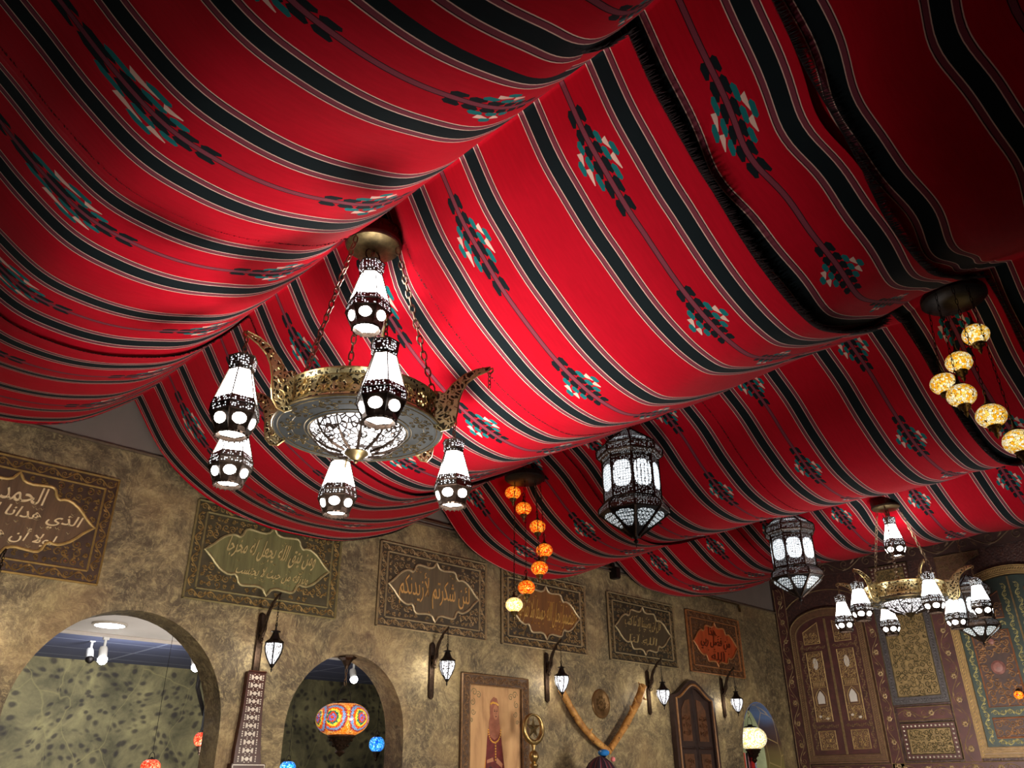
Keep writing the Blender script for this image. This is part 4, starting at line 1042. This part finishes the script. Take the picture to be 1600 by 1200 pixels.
# thorny branches
def bark():
    m = NT('yellow_bark'); co = m.coord(); n = m.noise(co, 14, 6, .65); k = m.voro(m.mapping(co, (1, 1, 1)), 18, 'F1', 1)
    c = m.ramp(n, [(.3, srgb(120, 76, 34)), (.55, srgb(184, 132, 66)), (.75, srgb(214, 170, 98))])
    return m.bsdf(m.mix(m.ramp(k, [(.10, (1, 1, 1, 1)), (.2, (0, 0, 0, 1))]), c, srgb(52, 28, 14)), .6, 0, m.bump(n, .7, .01))
BK = bark()
def branch(label, pts, r0, r1, knots, seed):
    t = thing('thorny_branch', label, 'branch', (0, YW - .09, 0), 0)
    rnd = random.Random(seed); P = [];
    for i in range(25):
        u = i / 24 * (len(pts) - 1); k = min(int(u), len(pts) - 2); f = u - k
        g = lambda j: pts[max(0, min(len(pts) - 1, j))]
        a, b, c, d = g(k - 1), g(k), g(k + 1), g(k + 2)
        P.append(tuple(.5 * (2 * b[q] + (c[q] - a[q]) * f + (2 * a[q] - 5 * b[q] + 4 * c[q] - d[q]) * f * f + (3 * b[q] - a[q] - 3 * c[q] + d[q]) * f ** 3) for q in (0, 1)))
    s = MB().tube([(x, 0, z) for x, z in P], [lerp(r0, r1, i / 24) * rnd.uniform(.93, 1.07) for i in range(25)], 12); s.build('stem', BK, t, True)
    th = MB()
    for (i, sx, L) in knots:
        x, z = P[i]; a = P[min(i + 1, 24)]; dx, dz = a[0] - x, a[1] - z; q = math.hypot(dx, dz); nx, nz = -dz / q * sx, dx / q * sx
        th.tube([(x, -.01, z), (x + nx * L * .6, -.02, z + nz * L * .6), (x + nx * L + dx * .3, -.03, z + nz * L + .01)], [.018, .012, .005], 6)
    th.build('thorn_stubs', BK, t, True)
branch('curved yellowish branch forming the left arm of the V, smooth', [(6.115, 2.09), (6.25, 1.93), (6.40, 1.78), (6.58, 1.66), (6.80, 1.555)], .034, .030, [(8, -1, .035), (15, 1, .035)], 3)
branch('knotty yellowish branch with thorn stubs forming the right arm of the V', [(7.425, 2.205), (7.32, 2.06), (7.20, 1.93), (7.04, 1.775), (6.80, 1.575)], .045, .030, [(2, -1, .10), (4, 1, .10), (8, -1, .075), (12, -1, .08)], 4)

# arched wooden shutters
t = thing('arched_shutters', 'dark brown arched double wooden shutters with carved panels between two sconces', 'shutters', (8.42, YW - .002, 1.0))
def topline(hw, zs, zp, n=16):
    o = []
    for i in range(n + 1):
        u = -1 + 2 * i / n; o.append((hw * u, zs + (zp - zs) * (0.5 + .5 * math.cos(PI * u)) if abs(u) < 1 else zs))
    return o
def arcpoly(hw, zs, zp, z0): return [(-hw, z0)] + topline(hw, zs, zp) + [(hw, z0)]
dkw = simple('dark_shutter_wood', srgb(52, 36, 32), .45, 0, .35, 14, .3); mdw = simple('brown_shutter_wood', srgb(92, 58, 34), .5, 0, .4, 16, .4)
MB().plate(arcpoly(.42, 1.16, 1.335, -.1), [arcpoly(.33, 1.12, 1.25, .0)], 0, .06).build('frame', dkw, t)
MB().tube([(x, -.062, z) for x, z in arcpoly(.36, 1.13, 1.285, .0)], .014, 6).build('inner_moulding', simple('ochre_wood', srgb(142, 98, 54), .5, 0, .3, 16, .2), t)
for sx in (-1, 1):
    lf = MB(); tl = [p for p in topline(.33, 1.12, 1.25) if p[0] * sx >= -1e-6]
    o = ([(0.004 * sx, 0)] + ([(x if abs(x) > .001 else .004 * sx, z) for x, z in (tl if sx > 0 else tl[::-1])]) + [(.33 * sx, 0)])
    lf.plate(o, (), 0, .03)
    lf.ribbon([(.004 * sx, 0), (.004 * sx, 1.24)], .02, .02, y0=-.03); lf.ribbon([(.03 * sx, .62), (.31 * sx, .62)], .03, .015, y0=-.03)
    leaf = lf.build('shutter_leaf', dkw, t)
    pn = MB()
    pn.plate([(.07 * sx, .69), (.07 * sx, 1.10 + .03), (.16 * sx, 1.11), (.24 * sx, 1.02), (.26 * sx, .69)][::sx], (), -.03, .006)
    pn.plate([(.07 * sx, .10), (.07 * sx, .56), (.26 * sx, .56), (.26 * sx, .10)][::sx], (), -.03, .006)
    fill(pn, lambda x, z: .08 < abs(x) < .25 and (.12 < z < .54 or .7 < z < 1.0), (sorted((.07 * sx, .26 * sx))[0], sorted((.07 * sx, .26 * sx))[1], .1, 1.1), .07, Matrix.Identity(4), .008, .008, 5, -.036)
    pn.build('carved_panel', mdw, leaf)

# striped cloth bundle with blue knob at the bottom
t = thing('draped_striped_cloth', 'dark purple striped cloth draped to a peak below the V of branches', 'cloth', (6.27, YW - .40, .4))
def stripe_cloth(cols, n):
    m = NT('striped_cloth_small'); co = m.coord('Object'); sp = m.n.new('ShaderNodeSeparateXYZ'); m.l.new(co, sp.inputs[0])
    f = m.math('FRACT', m.math('MULTIPLY', m.math('ARCTAN2', sp.outputs[1], sp.outputs[0]), n)) if n > 0 else m.math('FRACT', m.math('MULTIPLY', sp.outputs[0], -n))
    return m.bsdf(m.ramp(f, cols, True), .8)
vs = []; n = 48; fs = []
prof = [(.012, 1.105), (.05, 1.09), (.10, 1.05), (.15, .97), (.19, .8), (.22, .4), (.24, 0)]
for r, z in prof:
    for i in range(n): a = 2 * PI * i / n; q = r * (1 + .07 * math.sin(a * 9) * min(1, r / .1)); vs.append((q * math.cos(a), q * math.sin(a), z))
for k in range(len(prof) - 1):
    for i in range(n): fs.append((k * n + i, k * n + (i + 1) % n, (k + 1) * n + (i + 1) % n, (k + 1) * n + i))
s = MB(); s.add(vs, fs); s.build('cloth', stripe_cloth([(0, srgb(46, 12, 34)), (.3, srgb(18, 12, 26)), (.55, srgb(120, 92, 104)), (.63, srgb(96, 10, 30)), (.85, srgb(16, 12, 22))], 2.2), t, True)
t = thing('blue_glass_ornament', 'glossy blue oval ornament on the peak of the dark striped cloth', 'ornament', (6.30, YW - .42, 1.53))
MB().lathe([(0, .032), (.03, .028), (.05, .014), (.054, 0), (.045, -.016), (.02, -.026)], 24).build('blue_dome', simple('blue_glass', srgb(46, 128, 210), .15, 0, .1, 20, 0), t, True)
MB().lathe([(.02, -.024), (.024, -.03), (.006, -.04)], 12).build('neck', MAT['iron'], t)
t = thing('pink_ball', 'small pink ball below the blue ornament on the striped cloth', 'ornament', (6.285, YW - .535, 1.475))
MB().lathe([(.022 * math.cos(R(a)), .022 * math.sin(R(a))) for a in range(-90, 91, 15)], 16).build('ball', simple('pink_felt', srgb(214, 120, 122), .8, 0, .1, 30, 0), t, True)

# textiles at the far arch
t = MB().plate(rect(-.13, .30, -.9, .40), (), 0, .01, RZ(0)).build('striped_hanging', stripe_cloth([(0, srgb(190, 28, 18)), (.38, srgb(226, 196, 186)), (.46, srgb(20, 16, 22)), (.68, srgb(206, 150, 150)), (.76, srgb(120, 14, 40))], -4.5), loc=(9.72, YW + .2, 1.2))
tag(t, 'red, black and white striped hanging in the lower left of the far arch', 'textile')
t = thing('light_blue_picture', 'small light blue picture at the bottom of the far arch', 'picture', (10.45, YW + .9, 1.30))
MB().box((0, 0, 0), (.34, .02, .3)).build('frame', simple('blue_frame', srgb(70, 120, 150), .5, 0, .1, 9, 0), t); MB().box((0, -.011, 0), (.30, .004, .26)).build('picture', simple('sky_blue_paint', srgb(120, 190, 215), .5, 0, .3, 9, 0), t)
t = MB().tube([(0, 0, .02), (.004, 0, -.2), (0, 0, -.42)], .008, 6)
for i in range(14): t.lathe([(0, -.014), (.014, 0), (0, .014)], 8, T(0, 0, -i * .03))
t = t.build('bead_string', simple('blue_white_beads', srgb(150, 170, 235), .2, 0, .5, 60, 0), loc=(10.02, YW + .18, 1.62)); tag(t, 'string of blue and white beads beside the striped hanging in the far arch', 'beads')

# conduit along the top of the plaster
cpipe = MB().tube([(0, 0, 0), (3.5, 0, -.0)], .012, 8).build('wall_conduit', MAT['bronze2'], loc=(3.6, YW - .03, 3.43)); tag(cpipe, 'thin brown conduit pipe running above the middle plaques', 'pipe')
cb_ = MB().box((0, 0, 0), (.07, .10, .13), bev=.01).box((0, .03, .09), (.04, .04, .06)).build('conduit_bracket', MAT['iron'], loc=(7.12, YW - .05, 3.37)); tag(cb_, 'black bracket at the right end of the thin conduit, under the canopy junction', 'bracket')
cw = MB().tube([(0, 0, 0), (1.55, 0, -.0)], .010, 8).tube([(1.55, 0, 0), (1.58, 0, -.03), (1.58, 0, -.09)], .014, 8).build('wall_conduit', MAT['brassdark'], loc=(8.2, YW - .02, 3.37)); tag(cw, 'thin conduit with a bent end above the orange centred plaque', 'pipe')
# ------------------------------------------------------------------ carved end wall (local x runs toward the viewer's right)
RW = -PI / 2
def onwall(name, label, cat, yc, zc, group=None): return thing(name, label, cat, (XE - .002, yc, zc), RW, group)
gold = simple('worn_gold_scroll', srgb(134, 112, 78), .45, .3, .35, 30, .1)
goldb = simple('bright_gold_scroll', srgb(190, 164, 112), .4, .35, .3, 30, .1)
red1 = simple('maroon_paint_wood', srgb(68, 36, 35), .5, .05, .35, 12, .3)
ochre = simple('ochre_carved_board', srgb(118, 98, 62), .55, .1, .35, 22, .4)
green = simple('dark_green_board', srgb(36, 50, 46), .5, .05, .25, 14, .2)
brn = simple('brown_carved_board', srgb(92, 66, 48), .5, .1, .35, 20, .4)
studm = simple('pearl_studs', srgb(160, 150, 134), .3, .3, .2, 50, 0)
bluegrey = simple('blue_grey_border', srgb(70, 66, 68), .45, .2, .4, 40, .4)
mirror = simple('mirror_piece', srgb(204, 200, 196), .3, .3, .05, 10, 0)
def studs(mb, pts, r=.012):
    for x, z in pts: mb.lathe([(r, 0), (r * .8, r * .6), (0, r * .9)], 8, T(x, 0, z) @ RX(PI / 2))
def along(a, b, step):
    L = math.hypot(b[0] - a[0], b[1] - a[1]); n = max(1, round(L / step)); return [(lerp(a[0], b[0], i / n), lerp(a[1], b[1], i / n)) for i in range(n + 1)]
def rim(mb, pts, w=.012, h=.012, y0=0, closed=True): mb.ribbon(pts, w, h, closed=closed, y0=y0)

# A: arched double door with mirror inlays
cy = 4.86
t = onwall('carved_double_door', 'arched maroon double door with gold panels and mirror inlays, left on the carved wall', 'carved door', cy, 0)
def arcp(hw, zs, zp, z0, n=20): return [(-hw, z0)] + [(-hw * math.cos(PI * i / n), zs + (zp - zs) * math.sin(PI * i / n)) for i in range(n + 1)] + [(hw, z0)]
MB().plate(arcp(.508, 3.08, 3.36, 1.47), [arcp(.42, 3.02, 3.25, 1.57)], 0, .05).build('frame', brn, t)
s = MB(); rim(s, arcp(.495, 3.08, 3.345, 1.49), .012, .012, -.05); rim(s, arcp(.43, 3.02, 3.255, 1.565), .010, .012, -.05)
for p, q in (((-.465, 1.53), (-.465, 3.05)), ((.465, 1.53), (.465, 3.05)), ((-.43, 1.53), (.43, 1.53))):
    pp = along(p, q, .025)
    for a in pp: s.ribbon([(a[0] - .012, a[1] - .008), (a[0] + .012, a[1] + .008)], .006, .005, y0=-.05)
s.build('gold_beading', gold, t)
for sx, nm in ((-1, 'l'), (1, 'r')):
    o = [(sx * .005, 1.57)] + [(sx * max(.005, .42 * math.sin(PI / 2 * i / 12)), 3.02 + .23 * math.cos(PI / 2 * i / 12)) for i in range(13)] + [(sx * .42, 1.57)]
    leaf = MB().plate(o, (), 0, .03).build('door_leaf', red1, t)
    c = sx * .21 + (-.005 if sx < 0 else .0)
    hw = .108
    MB().plate(rect(c - hw, c + hw, 1.955, 2.815), (), -.03, .008).plate(rect(c - hw, c + hw, 1.63, 1.845), (), -.03, .008).plate([(c - hw, 2.915), (c + hw, 2.915), (c + hw, 3.07 if sx > 0 else 3.18), (c - hw, 3.18 if sx > 0 else 3.07)], (), -.03, .008).build('carved_panels', brn, leaf)
    s = MB()
    for r_ in (rect(c - hw, c + hw, 1.955, 2.815), rect(c - hw, c + hw, 1.63, 1.845), [(c - hw, 2.915), (c + hw, 2.915), (c + hw, 3.07 if sx > 0 else 3.18), (c - hw, 3.18 if sx > 0 else 3.07)]): rim(s, r_, .016, .012, -.036)
    for (z0, z1) in ((2.44, 2.80), (1.97, 2.13), (1.645, 1.83), (2.93, 3.05)):
        fill(s, lambda x, z: True, (c - hw + .012, c + hw - .012, z0, z1), .062, Matrix.Identity(4), .007, .009, int(z0 * 10) + sx, -.037)
    for i in range(7): s.ribbon([(c - .07 + i * .023, 2.38), (c - .07 + i * .023, 2.435)], .010, .009, y0=-.037)
    s.ribbon([(c - .095, 2.37), (c + .095, 2.37)], .008, .008, y0=-.037); s.ribbon([(c - .095, 2.445), (c + .095, 2.445)], .008, .008, y0=-.037)
    og = [(c - .045, 2.17), (c - .048, 2.25), (c - .03, 2.29), (c, 2.325), (c + .03, 2.29), (c + .048, 2.25), (c + .045, 2.17)]
    rim(s, [(c + (x - c) * 1.5, 2.24 + (z - 2.24) * 1.35) for x, z in og], .009, .009, -.037)
    s.build('gold_relief', goldb, leaf)
    MB().plate(og, (), -.037, .005).plate(ell(c, 2.66, .035, .075, 10), (), -.037, .004).plate(ell(c - .05, 2.02, .02, .016, 8), (), -.037, .004).plate(ell(c + .045, 1.99, .022, .014, 8), (), -.037, .004).build('mirror_inlay', mirror, leaf)
    v = MB(); xx = sx * .37
    vine(v, 1.35, .06, T(xx, 0, 1.62) @ RY(-PI / 2), .006, .005, y0=-.03); vine(v, .34, .05, T(min(sx * .05, sx * .39), 0, 1.90), .005, .005, y0=-.03); vine(v, .34, .05, T(min(sx * .05, sx * .39), 0, 2.865), .005, .005, y0=-.03)
    v.ribbon([(sx * .008, 1.57), (sx * .008, 3.22)], .014, .016, y0=-.03)
    v.build('leaf_scrollwork', gold, leaf)
s = MB(); N = 24
rim(s, [(-.62 * math.cos(PI * (i + 2.5) / (N + 5)), 3.20 + .40 * math.sin(PI * (i + 2.5) / (N + 5))) for i in range(N + 1)], .014, .014, 0, False)
s.build('outer_arch_line', gold, t)

# B: middle panels
def framed(name, label, y0, y1, z0, z1, bw, board, border, relief, seed, stud=None, cell=.06, tilt=0):
    yc, zc = (y0 + y1) / 2, (z0 + z1) / 2; a, b = (y1 - y0) / 2, (z1 - z0) / 2
    t = onwall(name, label, 'carved panel', yc, zc)
    MB().plate(rect(-a, a, -b, b), [rect(-a + bw, a - bw, -b + bw, b - bw)], 0, .03).build('border', border, t)
    MB().plate(rect(-a + bw, a - bw, -b + bw, b - bw), (), 0, .014).build('board', board, t)
    s = MB(); rim(s, rect(-a, a, -b, b), .012, .010, -.03); rim(s, rect(-a + bw, a - bw, -b + bw, b - bw), .012, .010, -.03)
    ia, ib = a - bw - .01, b - bw - .01
    fill(s, lambda x, z: abs(x) < ia and abs(z) < ib, (-ia, ia, -ib, ib), cell, Matrix.Identity(4), .010, .010, seed, -.014)
    s.build('scrollwork', relief, t)
    if stud:
        s = MB(); c = bw / 2; pts = along((-a + c, -b + c), (a - c, -b + c), stud) + along((-a + c, b - c), (a - c, b - c), stud) + along((-a + c, -b + c), (-a + c, b - c), stud)[1:-1] + along((a - c, -b + c), (a - c, b - c), stud)[1:-1]
        for x, z in pts: s.lathe([(.013, 0), (.010, .009), (0, .013)], 8, T(x, -.03, z) @ RX(PI / 2))
        s.build('studs', studm if bw < .07 else bluegrey, t)
    return t
grn = simple('faded_olive_gold', srgb(84, 74, 50), .5, .15, .3, 20, .2)
framed('carved_wall_panel', 'tall ochre carved panel with blue-grey beaded border, centre of the carved wall behind the far chandelier', 3.515, 4.183, 2.095, 3.36, .085, ochre, bluegrey, grn, 21, .035, .075)
framed('carved_wall_panel', 'low ochre carved panel ringed by pearl studs, under the tall centre panel', 3.523, 4.143, 1.487, 1.885, .062, ochre, red1, grn, 22, .047, .06)
framed('carved_wall_panel', 'small horizontal panel under a row of studs at the top centre of the carved wall', 3.66, 4.13, 3.46, 3.76, .05, ochre, red1, grn, 23, .047, .06)
# spandrel
t = onwall('carved_spandrel', 'curved gold spandrel panel left of the great green arch', 'carved panel', 3.06, 3.63)
sp = [(-.26, -.32), (-.26, .125), (.25, .125), (.25, .075), (.12, .03), (.0, -.05), (-.12, -.155), (-.2, -.25)]
MB().plate(sp, (), 0, .016).build('board', brn, t)
s = MB(); rim(s, sp, .012, .012, -.014); fill(s, lambda x, z: inside(sp, x, z), (-.25, .25, -.3, .12), .068, Matrix.Identity(4), .007, .008, 31, -.016); s.build('scrollwork', gold, t)

# C: great arched green door
t = onwall('great_carved_door', 'large arched green and gold carved door at the right of the carved wall', 'carved door', 2.58, 0)
MB().plate(arcp(.738, 2.95, 3.525, 1.49, 28), [arcp(.645, 2.95, 3.42, 1.60, 28)], 0, .06).build('frame', simple('ochre_door_frame', srgb(112, 88, 58), .5, .15, .3, 24, .3), t)
s = MB()
for hw, zp, z0 in ((.732, 3.52, 1.495), (.715, 3.50, 1.515), (.685, 3.465, 1.55), (.668, 3.445, 1.57), (.65, 3.425, 1.592)): rim(s, arcp(hw, 2.95, zp, z0, 28), .012, .010, -.058)
ar = arcp(.70, 2.95, 3.483, 1.532, 40)
for i in range(len(ar) - 1):
    for x, z in along(ar[i], ar[i + 1], .035)[:-1]: s.ribbon([(x - .012, z - .012), (x + .012, z + .012)], .012, .008, y0=-.058)
s.build('frame_beading', goldb, t)
for sx in (-1, 1):
    o = [(sx * .005, 1.60)] + [(sx * max(.005, .645 * math.sin(PI / 2 * i / 14)), 2.95 + .46 * math.cos(PI / 2 * i / 14)) for i in range(15)] + [(sx * .645, 1.60)]
    leaf = MB().plate(o, (), 0, .03).build('door_leaf', green, t)
    x0, x1 = sorted((sx * .14, sx * .53))
    pan = [rect(x0, x1, 2.01, 2.82), rect(x0, x1, 1.69, 1.89), [(x0, 2.955), (x1, 2.955), (x1, 3.19 if sx < 0 else 3.02), (x0, 3.19 if sx > 0 else 3.02)] if sx > 0 else [(x0, 2.955), (x1, 2.955), (x1, 3.25), (x0, 3.05)]]
    if sx > 0: pan[2] = [(x0, 2.955), (x1, 2.955), (x1, 3.05), (x0, 3.25)]
    s = MB()
    for p_ in pan: s.plate(p_, (), -.03, .006)
    s.build('panel_boards', simple('dark_panel_board', srgb(58, 38, 34), .6, 0, .3, 20, .3), leaf)
    s = MB()
    for p_ in pan: rim(s, p_, .022, .016, -.034)
    s.build('panel_rims', simple('copper_brown_rim', srgb(140, 92, 64), .5, .15, .25, 24, .2), leaf)
    s = MB()
    fill(s, lambda x, z: not (abs(x - (x0 + x1) / 2) < .07 and abs(z - 2.42) < .10), (x0 + .015, x1 - .015, 2.025, 2.805), .085, Matrix.Identity(4), .015, .018, 41 + sx, -.036)
    fill(s, lambda x, z: True, (x0 + .012, x1 - .012, 1.705, 1.875), .075, Matrix.Identity(4), .013, .016, 51 + sx, -.036)
    fill(s, lambda x, z: z < 3.04 + .2 * (1 - abs(x) / .53), (x0 + .012, x1 - .012, 2.97, 3.22), .075, Matrix.Identity(4), .012, .014, 61 + sx, -.036)
    s.build('deep_carving', simple('copper_gold_carving', srgb(172, 134, 98), .42, .3, .35, 26, .2), leaf)
    MB().lathe([(0, .03), (.05, .024), (.075, .008), (.078, 0)], 18, T((x0 + x1) / 2, -.034, 2.42) @ RX(PI / 2)).lathe([(0, .02), (.03, .014), (.038, 0)], 12, T((x0 + x1) / 2, -.034, 2.70) @ RX(PI / 2)).build('rose_boss', simple('rose_paint', srgb(124, 82, 76), .5, .05, .4, 24, .4), leaf)
    v = MB()
    vine(v, 1.7, .075, T(sx * .588, 0, 1.63) @ RY(-PI / 2), .010, .008, .085, y0=-.03, n=10); vine(v, 1.7, .07, T(sx * .07, 0, 1.63) @ RY(-PI / 2), .010, .008, .085, y0=-.03, n=10)
    for z in (1.645, 1.95, 2.89): vine(v, x1 - x0, .07, T(x0, 0, z), .010, .008, .085, y0=-.03, n=10)
    v.build('leaf_garlands', simple('pale_gold_leaf', srgb(170, 160, 108), .45, .2, .3, 30, .1), leaf)
s = MB().tube([(0, -.035, 1.6), (0, -.035, 3.40)], .010, 6).build('meeting_stile', gold, t)

# D: painted vine pilasters and the frieze
def pil(label, yc, z0, z1, wd, seed, horizontal=None):
    t = onwall('painted_pilaster', label, 'wall trim', yc, z0)
    L = z1 - z0
    if horizontal:
        L = horizontal; MB().plate(rect(0, L, -wd / 2, wd / 2), (), 0, .022).build('board', red1, t)
        s = MB(); vine(s, L, wd * .85, T(0, 0, 0), .008, .006, wd * 1.5, y0=-.022); s.ribbon([(0, wd / 2), (L, wd / 2)], .010, .008, y0=-.022); s.ribbon([(0, -wd / 2), (L, -wd / 2)], .010, .008, y0=-.022)
    else:
        MB().plate(rect(-wd / 2, wd / 2, 0, L), (), 0, .022).build('board', red1, t)
        s = MB(); vine(s, L, wd * .85, RY(-PI / 2), .008, .006, wd * 1.5, y0=-.022); s.ribbon([(wd / 2, 0), (wd / 2, L)], .010, .008, y0=-.022); s.ribbon([(-wd / 2, 0), (-wd / 2, L)], .010, .008, y0=-.022)
    for i in range(int(L / .26)):
        q = .13 + i * .26; p = (q, 0) if horizontal else (0, q)
        for k in range(6): a = 2 * PI * k / 6; s.lathe([(.014, 0), (0, .006)], 6, T(p[0] + .02 * math.cos(a), -.024, p[1] + .02 * math.sin(a)) @ RX(PI / 2))
    s.build('vine_scrollwork', gold, t)
pil('maroon pilaster with vine scrolls in the corner beside the plastered wall', 5.455, 0.0, 3.7, .15, 1)
pil('maroon pilaster with vine scrolls between the double door and the centre panels', 4.262, 0.0, 3.7, .145, 2)
pil('wide maroon pilaster with vines immediately left of the great arched door', 3.415, 1.46, 3.42, .185, 3)
pil('horizontal maroon band with vine scrolls between the two ochre centre panels', 4.15, 1.99, 2.0, .15, 4, .62)
pil('lower horizontal maroon band with vine scrolls across the carved wall', 5.36, 1.395, 2.0, .12, 5, 3.5)
t = onwall('carved_frieze', 'dark carved frieze with large scrolls along the top of the carved wall', 'frieze', 5.50, 3.87)
MB().plate(rect(0, 5.4, -.09, .11), (), 0, .03).build('board', simple('dark_frieze_wood', srgb(56, 38, 36), .5, .05, .3, 14, .3), t)
s = MB(); vine(s, 5.4, .19, T(0, 0, .0), .016, .014, .30, y0=-.03, n=18); s.build('scrollwork', simple('frieze_scroll', srgb(112, 92, 74), .45, .25, .3, 20, .2), t)
MB().plate(rect(0, 5.4, .12, .17), (), 0, .06).build('cornice', simple('cornice_wood', srgb(84, 72, 64), .6, 0, .2, 14, .2), t)

t = thing('small_orange_lamp', 'small glowing orange lamp against the great arched door at the right edge', 'lamp', (XE - .115, 2.765, 2.11))  # glowing ball added in place of a reflection on the lacquered door
MB().lathe([(.05 * math.cos(R(a)), .045 * math.sin(R(a))) for a in range(-80, 81, 16)], 18).build('globe', org, t, True)
MB().lathe([(.03, .04), (.012, .06), (.0, .065)], 10).tube([(0, 0, .05), (.03, 0, .07)], .005, 5).build('bracket', MAT['iron'], t)  # made-up cap and bracket holding the ball

# ------------------------------------------------------------------ light
def area(name, loc, target, size, e, col):
    L = bpy.data.lights.new(name, 'AREA'); L.shape = 'DISK'; L.size = size; L.energy = e; L.color = col
    o = bpy.data.objects.new(name, L); COL.objects.link(o); o.location = loc
    d = Vector(target) - Vector(loc); o.rotation_euler = d.to_track_quat('-Z', 'Y').to_euler(); return o
def wallwash(x, y, tx, ty, tz, e, sp, col=(1, .88, .70)):
    o = area('wall_wash_light', (x, y, 1.15), (tx, ty, tz), .9, e, col); o.data.spread = R(sp); return o  # unseen fill added below the view to brighten the walls
for x, e in ((1.0, 22), (3.6, 22), (6.2, 16), (8.6, 9)): wallwash(x + .3, 2.3, x + .6, YW, 1.75, e, 82, (1, .90, .76))
wallwash(7.4, 3.0, XE, 3.6, 1.95, 24, 80, (1, .90, .78))
wallwash(7.4, 2.0, XE, 2.6, 1.95, 16, 80, (1, .90, .78))
up = area('table_lamp_uplight', (2.1, 2.6, 1.05), (2.2, 2.75, 3.2), .5, 32, (1, .95, .9)); up.data.spread = R(95)  # unseen fill added under the cloths near the large chandelier; no table lamp stands here
up2 = area('table_lamp_uplight', (6.2, 2.0, 1.05), (6.0, 2.2, 3.2), .6, 11, (1, .95, .92)); up2.data.spread = R(120)  # weaker added fill that lifts the dim third swag, no real source
area('adjacent_room_lamp', (3.4, 6.6, 1.0), (3.6, 8.2, 2.6), .6, 30, (1, .97, .94))  # added fill that brightens the white soffit
area('adjacent_room_lamp', (3.2, 8.3, 2.5), (3.4, YF, 1.0), .8, 34, (.96, .97, 1))  # added fill aimed at the olive far wall
area('adjacent_room_lamp', (13.5, 7.6, 2.4), (15, 7.5, 1.0), 1.0, 110, (1, 1, .92))  # added fill for the pale green side wall
wd = bpy.data.worlds.new('world'); SC.world = wd; wd.use_nodes = True
bg = wd.node_tree.nodes['Background']; bg.inputs[0].default_value = (.9, .8, .78, 1); bg.inputs[1].default_value = .022
SC.cycles.use_denoising = True
SC.cycles.max_bounces = 6; SC.cycles.diffuse_bounces = 3; SC.cycles.glossy_bounces = 2; SC.cycles.transmission_bounces = 2
SC.cycles.sample_clamp_indirect = 4.0
bpy.context.view_layer.update()
